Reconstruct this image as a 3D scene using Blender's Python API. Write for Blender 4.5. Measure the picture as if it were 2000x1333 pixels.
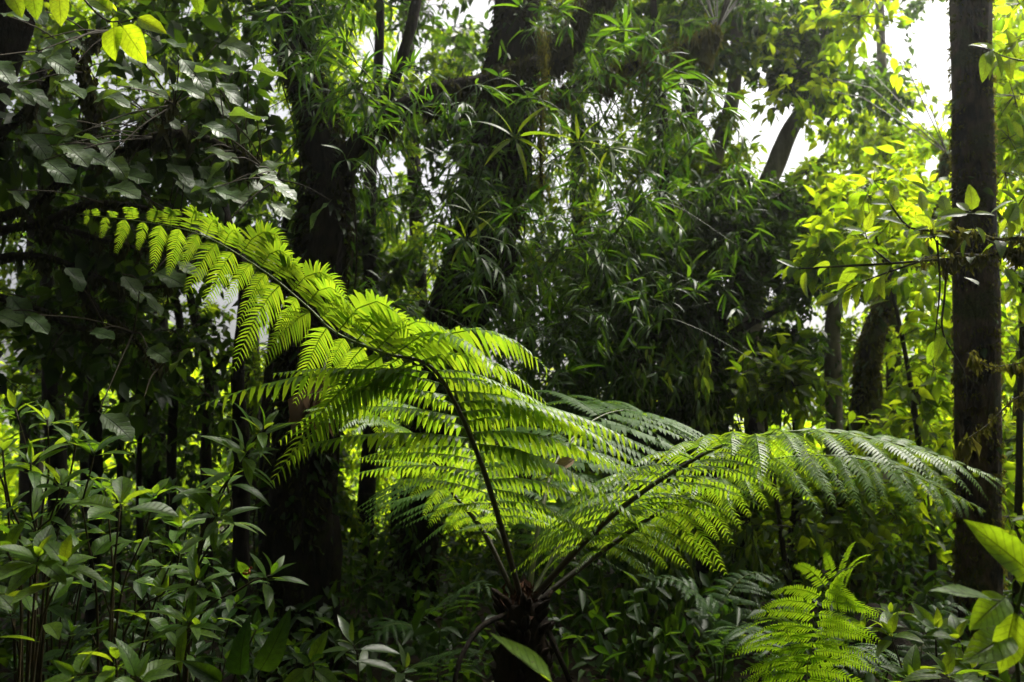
import bpy, math, random
import numpy as np
from mathutils import Vector, Matrix

# ------------------------------------------------------------------ clear
for o in list(bpy.data.objects):
    bpy.data.objects.remove(o, do_unlink=True)
S = bpy.context.scene
COL = S.collection
R = math.radians

# ------------------------------------------------------------------ camera
CAM_Z = 1.7
PITCH = R(6.0)
FPX = 1556.0                      # focal length in pixels of the 2000 px wide photograph (28 mm)
cam_data = bpy.data.cameras.new('camera')
cam = bpy.data.objects.new('camera', cam_data)
COL.objects.link(cam)
cam.location = (0, 0, CAM_Z)
cam.rotation_euler = (R(90) + PITCH, 0, 0)
cam_data.sensor_width = 36
cam_data.lens = 28
cam_data.clip_end = 3000
cam_data.dof.use_dof = True
cam_data.dof.focus_distance = 3.1
cam_data.dof.aperture_fstop = 2.8
S.camera = cam

# ------------------------------------------------------------------ sky, sun, exposure
SUN_EL, SUN_AZ = R(57), R(42)     # azimuth measured from straight ahead towards the right
world = bpy.data.worlds.new('World')
S.world = world
world.use_nodes = True
wn = world.node_tree
bg = wn.nodes['Background']
sky = wn.nodes.new('ShaderNodeTexSky')
sky.sky_type = 'NISHITA'
sky.sun_disc = False
sky.sun_elevation = SUN_EL
sky.sun_rotation = SUN_AZ
sky.air_density = 0.7
sky.dust_density = 9.0
sky.ozone_density = 0.2
whiten = wn.nodes.new('ShaderNodeHueSaturation')          # a white, clouded-over sky
whiten.inputs['Saturation'].default_value = 0.3
wn.links.new(sky.outputs[0], whiten.inputs['Color'])
wn.links.new(whiten.outputs[0], bg.inputs[0])
bg.inputs[1].default_value = 0.085

sun_data = bpy.data.lights.new('sun', 'SUN')
sun_data.energy = 4.3
sun_data.angle = R(32)
sun_data.color = (1.0, 0.95, 0.84)
sun = bpy.data.objects.new('sun', sun_data)
COL.objects.link(sun)
sd = Vector((math.cos(SUN_EL) * math.sin(SUN_AZ), math.cos(SUN_EL) * math.cos(SUN_AZ), math.sin(SUN_EL)))
sun.rotation_euler = sd.to_track_quat('Z', 'Y').to_euler()
sun.location = (4, 6, 20)

S.view_settings.view_transform = 'Standard'
S.view_settings.look = 'None'
S.view_settings.exposure = 1.55
S.view_settings.gamma = 1.0
S.render.engine = 'CYCLES'
cy = S.cycles
cy.max_bounces = 5
cy.diffuse_bounces = 3
cy.glossy_bounces = 2
cy.transmission_bounces = 3
cy.transparent_max_bounces = 4
cy.caustics_reflective = False
cy.caustics_refractive = False
cy.sample_clamp_indirect = 6.0
cy.use_adaptive_sampling = True
cy.adaptive_threshold = 0.02
cy.use_denoising = True
try:
    cy.denoiser = 'OPENIMAGEDENOISE'
except Exception:
    pass

# ------------------------------------------------------------------ helpers
RNG = np.random.default_rng(7)
rnd = random.Random(11)
_cp, _sp = math.cos(PITCH), math.sin(PITCH)
Z = np.array((0., 0., 1.))


def at(px, py, d):
    """world point at a depth d (metres along the viewing axis)"""
    x = (px - 1000.0) / FPX * d
    y = (666.5 - py) / FPX * d
    return np.array((x, d * _cp - y * _sp, CAM_Z + d * _sp + y * _cp))


def ats(l):
    return [at(*p) for p in l]


def nrm(v):
    v = np.asarray(v, float)
    return v / (np.linalg.norm(v, axis=-1, keepdims=True) + 1e-9)


def spline(pts, n):
    """Catmull-Rom through pts, n samples evenly spaced by length"""
    P = np.asarray(pts, float)
    if len(P) == 2:
        return P[0] + (P[1] - P[0]) * np.linspace(0, 1, n)[:, None]
    Q = np.vstack([2 * P[0] - P[1], P, 2 * P[-1] - P[-2]])
    out = []
    for i in range(1, len(Q) - 2):
        a, b, c, d = Q[i - 1], Q[i], Q[i + 1], Q[i + 2]
        for t in np.linspace(0, 1, 12, endpoint=False):
            out.append(0.5 * ((2 * b) + (c - a) * t + (2 * a - 5 * b + 4 * c - d) * t * t + (3 * b - a - 3 * c + d) * t ** 3))
    out.append(P[-1])
    out = np.array(out)
    L = np.concatenate([[0], np.cumsum(np.linalg.norm(np.diff(out, axis=0), axis=1))])
    s = np.linspace(0, L[-1], n)
    return np.stack([np.interp(s, L, out[:, k]) for k in range(3)], 1)


def tangents(P):
    return nrm(np.gradient(P, axis=0))


class MB:
    """collects vertices and faces of one mesh"""
    def __init__(self):
        self.v, self.f, self.n = [], [], 0

    def add(self, V, F):
        V = np.asarray(V, float)
        self.v.append(V)
        k = self.n
        self.f.extend([tuple(i + k for i in q) for q in F])
        self.n += len(V)

    def tube(self, pts, radii, sides=8, wob=0.0, seed=0, cap=True):
        P = np.asarray(pts, float)
        n = len(P)
        r = np.interp(np.linspace(0, 1, n), np.linspace(0, 1, len(radii)), radii)
        T = tangents(P)
        ref = np.array((0.31, 0.87, 0.1)) if abs(T[0][2]) > .7 else Z
        X = nrm(np.cross(ref, T[0]))
        rg = np.random.default_rng(seed)
        ph = rg.uniform(0, 6.28, 6)
        V = []
        for i in range(n):
            X = nrm(X - T[i] * np.dot(X, T[i]))
            Y = np.cross(T[i], X)
            a = np.arange(sides) / sides * 2 * math.pi
            k = np.ones(sides)
            if wob:
                s = i * 0.9
                s = i / n * 9.0
                k = 1 + wob * (np.sin(2 * a + ph[0] + s * .9) * .5 + np.sin(3 * a + ph[1] - s * .7) * .4 + np.sin(7 * a + ph[2] + math.sin(s * 2.1) * 1.3) * .28
                               + np.sin(13 * a + ph[4] + math.sin(s * 3.3) * 1.5) * .18) + wob * .5 * math.sin(s * 2.3 + ph[3]) + wob * .3 * math.sin(s * 6.1 + ph[5]) + wob * rg.normal(0, .16, sides)
            V.append(P[i] + (np.cos(a) * k)[:, None] * X * r[i] + (np.sin(a) * k)[:, None] * Y * r[i])
        V = np.vstack(V)
        F = []
        for i in range(n - 1):
            for j in range(sides):
                j2 = (j + 1) % sides
                F.append((i * sides + j, i * sides + j2, (i + 1) * sides + j2, (i + 1) * sides + j))
        if cap:
            F.append(tuple(range(sides - 1, -1, -1)))
            F.append(tuple((n - 1) * sides + j for j in range(sides)))
        self.add(V, F)

    def build(self, name, mat, parent=None, smooth=True, origin=None):
        V = np.vstack(self.v)
        if origin is not None:
            V = V - np.asarray(origin)
        me = bpy.data.meshes.new(name)
        me.from_pydata(V.tolist(), [], self.f)
        me.materials.append(mat)
        if smooth:
            me.polygons.foreach_set('use_smooth', [True] * len(me.polygons))
        o = bpy.data.objects.new(name, me)
        COL.objects.link(o)
        if origin is not None:
            o.location = Vector(origin)
        if parent is not None:
            adopt(o, parent)
        return o


def adopt(o, parent):
    """parent keeping the child's world place (parents are only ever translated)"""
    o.parent = parent
    w = Vector((0, 0, 0))
    p = parent
    while p is not None:
        w += Vector(p.location)
        p = p.parent
    o.location = Vector(o.location) - w


def tri_mesh(name, V, F, mat, parent=None, smooth=False, origin=None):
    me = bpy.data.meshes.new(name)
    V = np.ascontiguousarray(V, np.float32)
    F = np.ascontiguousarray(F, np.int32)
    me.vertices.add(len(V)); me.vertices.foreach_set('co', V.ravel())
    me.loops.add(F.size); me.loops.foreach_set('vertex_index', F.ravel())
    me.polygons.add(len(F))
    me.polygons.foreach_set('loop_start', np.arange(0, F.size, 3, dtype=np.int32))
    me.polygons.foreach_set('loop_total', np.full(len(F), 3, np.int32))
    if smooth:
        me.polygons.foreach_set('use_smooth', np.ones(len(F), bool))
    me.update(calc_edges=True)
    me.materials.append(mat)
    o = bpy.data.objects.new(name, me)
    COL.objects.link(o)
    if parent is not None:
        adopt(o, parent)
    return o


def tag(o, label=None, cat=None, group=None, kind=None):
    if label: o['label'] = label
    if cat: o['category'] = cat
    if group: o['group'] = group
    if kind: o['kind'] = kind
    return o


def thing(name, label, cat, loc, group=None):
    o = bpy.data.objects.new(name, None)
    o.empty_display_size = 0.1
    COL.objects.link(o)
    o.location = Vector(loc)
    return tag(o, label, cat, group)


# ------------------------------------------------------------------ materials
def _ramp(nt, c1, c2, p1=0.0, p2=1.0):
    r = nt.nodes.new('ShaderNodeValToRGB')
    r.color_ramp.elements[0].position = p1
    r.color_ramp.elements[1].position = p2
    r.color_ramp.elements[0].color = (*c1, 1)
    r.color_ramp.elements[1].color = (*c2, 1)
    return r


def _math(nt, op, a=None, b=None, c=None):
    m = nt.nodes.new('ShaderNodeMath')
    m.operation = op
    for i, x in enumerate((a, b, c)):
        if x is None: continue
        if isinstance(x, (int, float)): m.inputs[i].default_value = x
        else: nt.links.new(x, m.inputs[i])
    return m.outputs[0]


def leaf_mat(name, c1, c2, t1, t2, rough=0.38, trans=0.5, vein=0, spec=0.45, blotch=0.5, tint=None, scale=9.0, vstr=.5):
    m = bpy.data.materials.new(name)
    m.use_nodes = True
    nt = m.node_tree
    L = nt.links
    nt.nodes.clear()
    out = nt.nodes.new('ShaderNodeOutputMaterial')
    geo = nt.nodes.new('ShaderNodeNewGeometry')
    oi = nt.nodes.new('ShaderNodeObjectInfo')
    r = _math(nt, 'FRACT', _math(nt, 'ADD', geo.outputs['Random Per Island'], oi.outputs['Random']))
    rc, rt = _ramp(nt, c1, c2), _ramp(nt, t1, t2)
    L.new(r, rc.inputs[0]); L.new(r, rt.inputs[0])
    tc = nt.nodes.new('ShaderNodeTexCoord')
    nz = nt.nodes.new('ShaderNodeTexNoise')
    nz.inputs['Scale'].default_value = scale
    nz.inputs['Detail'].default_value = 4
    L.new(tc.outputs['Object'], nz.inputs['Vector'])
    mr = nt.nodes.new('ShaderNodeMapRange')
    mr.inputs[1].default_value = .3; mr.inputs[2].default_value = .7
    mr.inputs[3].default_value = 1 - blotch * .6; mr.inputs[4].default_value = 1 + blotch * .3
    L.new(nz.outputs['Fac'], mr.inputs[0])
    val = mr.outputs[0]
    hgt = None
    if vein:
        uv = nt.nodes.new('ShaderNodeUVMap')
        sx = nt.nodes.new('ShaderNodeSeparateXYZ')
        L.new(uv.outputs[0], sx.inputs[0])
        u = _math(nt, 'ABSOLUTE', _math(nt, 'SUBTRACT', sx.outputs[0], .5))      # 0 at the midrib
        ph = _math(nt, 'MULTIPLY', _math(nt, 'SUBTRACT', sx.outputs[1], _math(nt, 'MULTIPLY', u, .42)), float(vein))
        tri = _math(nt, 'ABSOLUTE', _math(nt, 'SUBTRACT', _math(nt, 'FRACT', ph), .5))   # 0..0.5
        side = nt.nodes.new('ShaderNodeMapRange'); side.interpolation_type = 'SMOOTHSTEP'
        side.inputs[1].default_value = 0.0; side.inputs[2].default_value = .13
        side.inputs[3].default_value = 1; side.inputs[4].default_value = 0
        L.new(tri, side.inputs[0])
        mid = nt.nodes.new('ShaderNodeMapRange'); mid.interpolation_type = 'SMOOTHSTEP'
        mid.inputs[1].default_value = 0.01; mid.inputs[2].default_value = .045
        mid.inputs[3].default_value = 1; mid.inputs[4].default_value = 0
        L.new(u, mid.inputs[0])
        vv = _math(nt, 'MAXIMUM', _math(nt, 'MULTIPLY', side.outputs[0], .6), mid.outputs[0])
        val = _math(nt, 'MULTIPLY', val, _math(nt, 'SUBTRACT', 1.0, _math(nt, 'MULTIPLY', vv, vstr)))
        hgt = _math(nt, 'SUBTRACT', 1.0, vv)
    def times(colsock):
        mx = nt.nodes.new('ShaderNodeMix'); mx.data_type = 'RGBA'; mx.blend_type = 'MULTIPLY'
        mx.inputs[0].default_value = 1
        L.new(colsock, mx.inputs[6])
        cc = nt.nodes.new('ShaderNodeCombineColor')
        for i in range(3): L.new(val, cc.inputs[i])
        L.new(cc.outputs[0], mx.inputs[7])
        return mx.outputs[2]
    base, tr = times(rc.outputs[0]), times(rt.outputs[0])
    if tint:                                   # brown damage spots
        sp = nt.nodes.new('ShaderNodeTexNoise'); sp.inputs['Scale'].default_value = 26; sp.inputs['Detail'].default_value = 2
        L.new(tc.outputs['Object'], sp.inputs['Vector'])
        msk = nt.nodes.new('ShaderNodeMapRange'); msk.inputs[1].default_value = .66; msk.inputs[2].default_value = .72
        L.new(sp.outputs['Fac'], msk.inputs[0])
        for which in (0, 1):
            mx = nt.nodes.new('ShaderNodeMix'); mx.data_type = 'RGBA'
            L.new(msk.outputs[0], mx.inputs[0])
            L.new(base if which == 0 else tr, mx.inputs[6])
            mx.inputs[7].default_value = (*tint, 1)
            if which == 0: base = mx.outputs[2]
            else: tr = mx.outputs[2]
    p = nt.nodes.new('ShaderNodeBsdfPrincipled')
    L.new(base, p.inputs['Base Color'])
    p.inputs['Roughness'].default_value = rough
    p.inputs['Specular IOR Level'].default_value = spec
    t = nt.nodes.new('ShaderNodeBsdfTranslucent')
    L.new(tr, t.inputs['Color'])
    if hgt is not None:
        bp = nt.nodes.new('ShaderNodeBump')
        bp.inputs['Strength'].default_value = .5
        bp.inputs['Distance'].default_value = .01
        L.new(hgt, bp.inputs['Height'])
        L.new(bp.outputs[0], p.inputs['Normal'])
    mix = nt.nodes.new('ShaderNodeMixShader')
    mix.inputs[0].default_value = trans
    L.new(p.outputs[0], mix.inputs[1]); L.new(t.outputs[0], mix.inputs[2])
    L.new(mix.outputs[0], out.inputs[0])
    return m


def bark_mat(name, c1, c2, moss=None, moss_amt=0.3, rough=0.75, scale=7.0, stretch=0.25, bump=0.6, spec=.15, dist=.03, edge=(.40, .62)):
    m = bpy.data.materials.new(name)
    m.use_nodes = True
    nt = m.node_tree; L = nt.links
    p = nt.nodes['Principled BSDF']
    tc = nt.nodes.new('ShaderNodeTexCoord')
    mp = nt.nodes.new('ShaderNodeMapping')
    mp.inputs['Scale'].default_value = (1, 1, stretch)
    L.new(tc.outputs['Object'], mp.inputs[0])
    n1 = nt.nodes.new('ShaderNodeTexNoise'); n1.inputs['Scale'].default_value = scale * 3; n1.inputs['Detail'].default_value = 8
    n1.inputs['Roughness'].default_value = .7
    L.new(mp.outputs[0], n1.inputs['Vector'])
    n2 = nt.nodes.new('ShaderNodeTexNoise'); n2.inputs['Scale'].default_value = scale * 1.1; n2.inputs['Detail'].default_value = 6
    L.new(tc.outputs['Object'], n2.inputs['Vector'])
    f = _math(nt, 'ADD', _math(nt, 'MULTIPLY', n1.outputs['Fac'], .6), _math(nt, 'MULTIPLY', n2.outputs['Fac'], .4))
    r = _ramp(nt, c1, c2, *edge)
    L.new(f, r.inputs[0])
    col = r.outputs[0]
    if moss:
        mk = nt.nodes.new('ShaderNodeMapRange')
        mk.inputs[1].default_value = .72 - moss_amt * .5; mk.inputs[2].default_value = .82 - moss_amt * .5
        L.new(n2.outputs['Fac'], mk.inputs[0])
        n3 = nt.nodes.new('ShaderNodeTexNoise'); n3.inputs['Scale'].default_value = 90
        L.new(tc.outputs['Object'], n3.inputs['Vector'])
        mr = _ramp(nt, tuple(x * .45 for x in moss), moss, .35, .65)
        L.new(n3.outputs['Fac'], mr.inputs[0])
        mx = nt.nodes.new('ShaderNodeMix'); mx.data_type = 'RGBA'
        L.new(mk.outputs[0], mx.inputs[0]); L.new(col, mx.inputs[6]); L.new(mr.outputs[0], mx.inputs[7])
        col = mx.outputs[2]
    L.new(col, p.inputs['Base Color'])
    p.inputs['Roughness'].default_value = rough
    p.inputs['Specular IOR Level'].default_value = spec
    bp = nt.nodes.new('ShaderNodeBump')
    bp.inputs['Strength'].default_value = bump
    bp.inputs['Distance'].default_value = dist
    L.new(f, bp.inputs['Height'])
    L.new(bp.outputs[0], p.inputs['Normal'])
    return m


M = {}
M['fern'] = leaf_mat('fern_leaf', (.075, .165, .016), (.10, .20, .020), (.19, .35, .010), (.34, .47, .014), rough=.42, trans=.52, blotch=.5, spec=.34)
M['fern_pale'] = leaf_mat('pale_fern_leaf', (.06, .14, .025), (.08, .17, .03), (.20, .36, .02), (.26, .42, .025), rough=.5, trans=.5, blotch=.35, spec=.22)
M['fern_yellow'] = leaf_mat('yellow_fern_leaf', (.08, .16, .010), (.11, .20, .012), (.30, .52, .010), (.40, .60, .014), rough=.45, trans=.6, blotch=.35, spec=.3)
M['fern_dark'] = leaf_mat('shade_fern_leaf', (.02, .055, .010), (.035, .085, .012), (.07, .16, .008), (.12, .24, .012), rough=.5, trans=.45, spec=.25)  # darkened fern leaf copy; the shadow is put into its colour
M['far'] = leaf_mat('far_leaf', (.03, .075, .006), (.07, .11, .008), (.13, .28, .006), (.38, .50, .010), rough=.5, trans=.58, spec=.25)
M['bright'] = leaf_mat('backlit_leaf', (.05, .11, .008), (.10, .15, .010), (.28, .50, .008), (.62, .76, .012), rough=.45, trans=.68, spec=.3)  # backlight put into the colour, beyond what a real leaf transmits
M['dark'] = leaf_mat('shaded_leaf', (.010, .032, .004), (.026, .062, .006), (.04, .11, .004), (.13, .24, .007), rough=.45, trans=.44, spec=.25)  # leaf colour darkened so that it carries the deep shade
M['broad'] = leaf_mat('broad_grey_leaf', (.065, .125, .035), (.105, .165, .05), (.12, .22, .02), (.20, .31, .02), rough=.42, trans=.38, vein=9, spec=.45, tint=(.10, .06, .03))
M['yellow'] = leaf_mat('yellow_leaf', (.10, .18, .01), (.13, .21, .012), (.42, .60, .010), (.52, .66, .012), rough=.42, trans=.65, vein=7, spec=.3, tint=(.10, .07, .02))
M['bamboo'] = leaf_mat('bamboo_leaf', (.018, .062, .007), (.048, .115, .011), (.06, .18, .006), (.22, .40, .012), rough=.42, trans=.45, spec=.34)
M['shrub'] = leaf_mat('shrub_leaf', (.034, .095, .009), (.075, .15, .012), (.14, .32, .010), (.40, .56, .016), rough=.42, trans=.52, vein=10, spec=.35, tint=(.09, .06, .02))
M['shrub_dark'] = leaf_mat('shaded_shrub_leaf', (.010, .036, .004), (.026, .066, .007), (.05, .14, .005), (.14, .27, .009), rough=.42, trans=.42, vein=11, spec=.3)  # shrub leaf copy with shade put into its colour
M['hang'] = leaf_mat('hanging_leaf', (.025, .06, .016), (.05, .095, .022), (.08, .17, .010), (.28, .38, .016), rough=.36, trans=.38, spec=.55)
M['magnolia'] = leaf_mat('branch_leaf', (.045, .105, .010), (.07, .14, .012), (.24, .42, .010), (.46, .58, .016), rough=.42, trans=.52, vein=9, spec=.38, tint=(.10, .07, .02))
M['bigleaf'] = leaf_mat('big_leaf', (.06, .135, .010), (.085, .16, .012), (.36, .58, .010), (.46, .64, .014), rough=.42, trans=.58, vein=8, spec=.35, vstr=.7, tint=(.12, .09, .02))
M['dead'] = leaf_mat('dead_leaf', (.22, .14, .08), (.30, .20, .12), (.25, .15, .07), (.30, .18, .09), rough=.7, trans=.3, vein=9)
M['deadfib'] = leaf_mat('dead_fibre', (.13, .075, .03), (.24, .14, .06), (.12, .06, .02), (.2, .10, .04), rough=.8, trans=.3)
M['moss'] = leaf_mat('moss', (.07, .075, .012), (.13, .12, .02), (.10, .11, .01), (.24, .22, .03), rough=.9, trans=.4, spec=.1)
M['moss_dark'] = leaf_mat('shade_moss', (.025, .028, .010), (.05, .05, .015), (.03, .035, .008), (.08, .08, .015), rough=.9, trans=.35, spec=.1)  # darker copy of the moss, toned for shaded trunks and limbs
M['litter'] = leaf_mat('litter', (.035, .022, .012), (.07, .045, .02), (.03, .02, .01), (.05, .03, .01), rough=.7, trans=.2)
M['bark_dark'] = bark_mat('dark_bark', (.006, .005, .004), (.03, .022, .015), moss=(.03, .035, .008), moss_amt=.3, rough=.9, bump=1, dist=.06)
M['bark_brown'] = bark_mat('brown_bark', (.009, .006, .004), (.20, .125, .08), moss=(.075, .08, .018), moss_amt=.42, rough=.6, scale=4.2, stretch=.22, bump=1, spec=.16, dist=.12, edge=(.43, .60))
M['bark_moss'] = bark_mat('mossy_bark', (.015, .012, .007), (.045, .034, .02), moss=(.10, .105, .02), moss_amt=.6, rough=.85)
M['bark_pale'] = bark_mat('pale_bark', (.10, .08, .065), (.30, .26, .21), moss=(.07, .08, .02), moss_amt=.3, rough=.65, scale=3)
M['stem'] = bark_mat('stem', (.02, .016, .008), (.05, .04, .018), rough=.6, scale=20, bump=.2)
M['stem_green'] = bark_mat('green_stem', (.03, .05, .012), (.06, .085, .02), rough=.45, scale=20, bump=.15)
M['rachis'] = bark_mat('fern_stalk', (.012, .010, .005), (.04, .032, .012), rough=.45, scale=18, bump=.4, spec=.5)
M['rachis_green'] = bark_mat('green_fern_stalk', (.08, .13, .015), (.14, .19, .03), rough=.45, scale=18, bump=.2, spec=.3)
M['rachis_pale'] = bark_mat('pale_fern_stalk', (.06, .075, .02), (.11, .12, .04), rough=.45, scale=18, bump=.3, spec=.5)
M['fern_trunk'] = bark_mat('fern_trunk', (.008, .006, .005), (.03, .018, .011), rough=.9, scale=14, bump=1.0)
M['scale'] = bark_mat('fern_scale', (.03, .012, .006), (.08, .032, .012), rough=.8, scale=30)
M['berry'] = bark_mat('berry', (.25, .05, .02), (.4, .12, .04), rough=.4, scale=30, bump=.1)

# ground
gm = bark_mat('forest_floor', (.012, .009, .006), (.05, .034, .02), moss=(.03, .04, .010), moss_amt=.35, rough=.9, scale=2.2, stretch=1, bump=1.0)

# ------------------------------------------------------------------ leaf shapes
def leaf_profile(kind, y):
    if kind == 'ovate':   w = (y ** .55) * (1 - y) ** .95 * (1 + .0 * y)
    elif kind == 'lance': w = (y ** .75) * (1 - y) ** 1.0
    elif kind == 'bamboo': w = (y ** .45) * (1 - y) ** .85
    elif kind == 'obovate': w = (y ** 1.1) * (1 - y) ** .7
    elif kind == 'round': w = (y ** .5) * (1 - y) ** .5
    elif kind == 'acuminate': w = (y ** .6) * (1 - y) ** 1.35
    else: w = y * (1 - y)
    return w


_lm_cache = {}


def leaf_mesh(kind, ratio, mat, var=0, seg=7, droop=.25, fold=.18, wavy=.0, teeth=0.0):
    """one leaf of unit length along +Y, face up +Z, petiole end at the origin"""
    key = (kind, ratio, mat, var, seg, droop, fold, wavy, teeth)
    if key in _lm_cache: return _lm_cache[key]
    rg = np.random.default_rng(abs(hash((kind, int(ratio * 1000), var))) % (2 ** 31) if False else (len(kind) * 131 + int(ratio * 977) + var * 17))
    ys = np.linspace(0, 1, seg + 1)
    yy = np.linspace(0, 1, 200)
    wmax = leaf_profile(kind, yy).max()
    w = leaf_profile(kind, np.clip(ys, 0, 1)) / wmax * ratio * .5
    w[0] = .012
    cols = (-1, -.5, 0, .5, 1) if ratio > .3 else (-1, 0, 1)
    dr = droop * rg.uniform(.5, 1.5)
    tw = rg.uniform(-.35, .35)
    bend = rg.uniform(-.08, .08)
    V, UV, F = [], [], []
    for i, y in enumerate(ys):
        for c in cols:
            k = 1 + (teeth * (1 if i % 2 else -1) if abs(c) == 1 else 0)
            k *= 1 + rg.uniform(-.08, .08) * (abs(c) == 1)
            x = c * w[i] * k
            z = abs(c) * w[i] * fold * 2 - dr * y * y + wavy * math.sin(y * 9 + c * 2 + var) * abs(c) * w[i] * 2 + x * tw * y
            V.append((x + bend * y * y, y * (1 - .12 * dr * y), z))
            UV.append((.5 + c * .5, y))
    nc = len(cols)
    for i in range(seg):
        for j in range(nc - 1):
            F.append((i * nc + j, i * nc + j + 1, (i + 1) * nc + j + 1, (i + 1) * nc + j))
    # petiole
    pl = .14
    me = bpy.data.meshes.new('leaf')
    b = len(V)
    for (x, y, z) in ((-.010, -pl, .02), (.010, -pl, .02), (.008, .04, 0), (-.008, .04, 0), (0, -pl, .0), (0, .04, -.018)):
        V.append((x, y, z)); UV.append((.5, 0))
    F += [(b, b + 1, b + 2, b + 3), (b + 1, b + 4, b + 5, b + 2), (b + 4, b, b + 3, b + 5)]
    me.from_pydata(V, [], F)
    uvl = me.uv_layers.new(name='UVMap')
    for l in me.loops:
        uvl.data[l.index].uv = UV[l.vertex_index]
    me.polygons.foreach_set('use_smooth', [True] * len(me.polygons))
    me.materials.append(M[mat])
    _lm_cache[key] = me
    return me


def put_leaf(parent, me, base, axis, normal, length, name='leaf'):
    o = bpy.data.objects.new(name, me)
    COL.objects.link(o)
    a = nrm(axis)
    n = np.asarray(normal, float)
    n = nrm(n - a * np.dot(n, a))
    x = np.cross(a, n)
    base = np.asarray(base) + a * .14 * length
    w = Vector((0, 0, 0))
    p = parent
    while p is not None:
        w += Vector(p.location); p = p.parent
    Mx = Matrix(((x[0] * length, a[0] * length, n[0] * length, base[0] - w[0]),
                 (x[1] * length, a[1] * length, n[1] * length, base[1] - w[1]),
                 (x[2] * length, a[2] * length, n[2] * length, base[2] - w[2]),
                 (0, 0, 0, 1)))
    o.parent = parent
    o.matrix_local = Mx
    return o


def rv(s=1.0):
    return RNG.normal(0, s, 3)


# bulk leaves: templates (local x = width, y = length, z = face up), unit length, unit half width
TEMPL = {
    'oval': (np.array(((0, 0, 0), (-.82, .22, .05), (-.92, .52, .03), (0, 1, -.24), (.92, .52, .03), (.82, .22, .05), (0, .42, -.07))),
             np.array(((0, 6, 1), (1, 6, 2), (2, 6, 3), (3, 6, 4), (4, 6, 5), (5, 6, 0)))),
    'blade': (np.array(((0, 0, 0), (-1, .28, .03), (1, .28, .03), (-.85, .62, -.10), (.85, .62, -.10), (0, 1, -.34))),
              np.array(((0, 2, 1), (1, 2, 4), (1, 4, 3), (3, 4, 5)))),
    'tiny': (np.array(((0, 0, 0), (-1, .5, .05), (1, .5, .05), (0, 1, -.12))),
             np.array(((0, 2, 1), (1, 2, 3)))),
    'strand': (np.array(((-1, 0, 0), (1, 0, 0), (.7, .5, .3), (0, 1, -.1))),
               np.array(((0, 1, 2), (0, 2, 3)))),
}


def bulk(name, pos, axis, normal, length, halfw, templ, mat, parent=None, smooth=False):
    """many separate leaves as one mesh"""
    T, F = TEMPL[templ]
    n = len(pos)
    a = nrm(axis)
    nn = normal - a * np.sum(normal * a, 1, keepdims=True)
    nn = nrm(nn)
    x = np.cross(a, nn)
    L = np.asarray(length).reshape(-1, 1, 1) * np.ones((n, 1, 1))
    W = np.asarray(halfw).reshape(-1, 1, 1) * np.ones((n, 1, 1))
    V = pos[:, None, :] + x[:, None, :] * T[None, :, 0:1] * W + a[:, None, :] * T[None, :, 1:2] * L + nn[:, None, :] * T[None, :, 2:3] * L
    V = V.reshape(-1, 3)
    FF = (F[None] + (np.arange(n) * len(T))[:, None, None]).reshape(-1, 3)
    w = Vector((0, 0, 0))
    p = parent
    while p is not None:
        w += Vector(p.location); p = p.parent
    o = tri_mesh(name, V - np.array(w), FF, mat, None, smooth)
    if parent is not None:
        o.parent = parent
    o['kind'] = 'stuff'
    return o


def clump_leaves(cl, droop=.35, upness=1.0, twigs=9, rg=RNG):
    """cl: list of (centre, radius, number). Leaves sit along twigs that spread from each centre."""
    P, A, N = [], [], []
    TW = []
    for c, r, n in cl:
        d = rg.normal(0, 1, (twigs, 3)); d[:, 2] = d[:, 2] * .75 - .05
        d = nrm(d) * rg.uniform(.55, 1.15, (twigs, 1))
        k = rg.integers(0, twigs, n)
        s = rg.uniform(.18, 1.0, n) ** .8
        sag = np.zeros((n, 3)); sag[:, 2] = -.28 * s * s
        p = c + (d[k] * s[:, None] + sag) * r + rg.normal(0, .06, (n, 3)) * r
        side = rg.normal(0, 1, (n, 3))
        a = nrm(d[k]) * .55 + nrm(side) * .8
        a[:, 2] -= droop
        nn = rg.normal(0, .5, (n, 3)); nn[:, 2] += upness
        P.append(p); A.append(a); N.append(nn)
        for j in range(twigs):
            TW.append((c, c + d[j] * r * .5 + np.array((0, 0, -.05 * r)), c + (d[j] + np.array((0, 0, -.26))) * r * .95))
    return np.vstack(P), np.vstack(A), np.vstack(N), TW


def twig_mesh(name, TW, rad, mat, parent):
    """thin three-sided twigs in one mesh"""
    n = len(TW)
    T = np.array(TW)                                   # n,3,3
    ax = nrm(T[:, 2] - T[:, 0])
    x = nrm(np.cross(ax, np.array((.3, .5, .81))))
    y = np.cross(ax, x)
    V = []
    for s, rr in ((0, 1.0), (1, .7), (2, .25)):
        for a in (0, 2.1, 4.2):
            V.append(T[:, s] + (x * math.cos(a) + y * math.sin(a)) * rad * rr)
    V = np.stack(V, 1).reshape(-1, 3)
    f = []
    for s in (0, 1):
        for j in range(3):
            k = (j + 1) % 3
            f += [(s * 3 + j, s * 3 + k, s * 3 + 3 + k), (s * 3 + j, s * 3 + 3 + k, s * 3 + 3 + j)]
    F = (np.array(f)[None] + (np.arange(n) * 9)[:, None, None]).reshape(-1, 3)
    w = Vector((0, 0, 0)); p = parent
    while p is not None:
        w += Vector(p.location); p = p.parent
    o = tri_mesh(name, V - np.array(w), F, mat, None)
    o.parent = parent
    o['kind'] = 'stuff'
    return o


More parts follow.
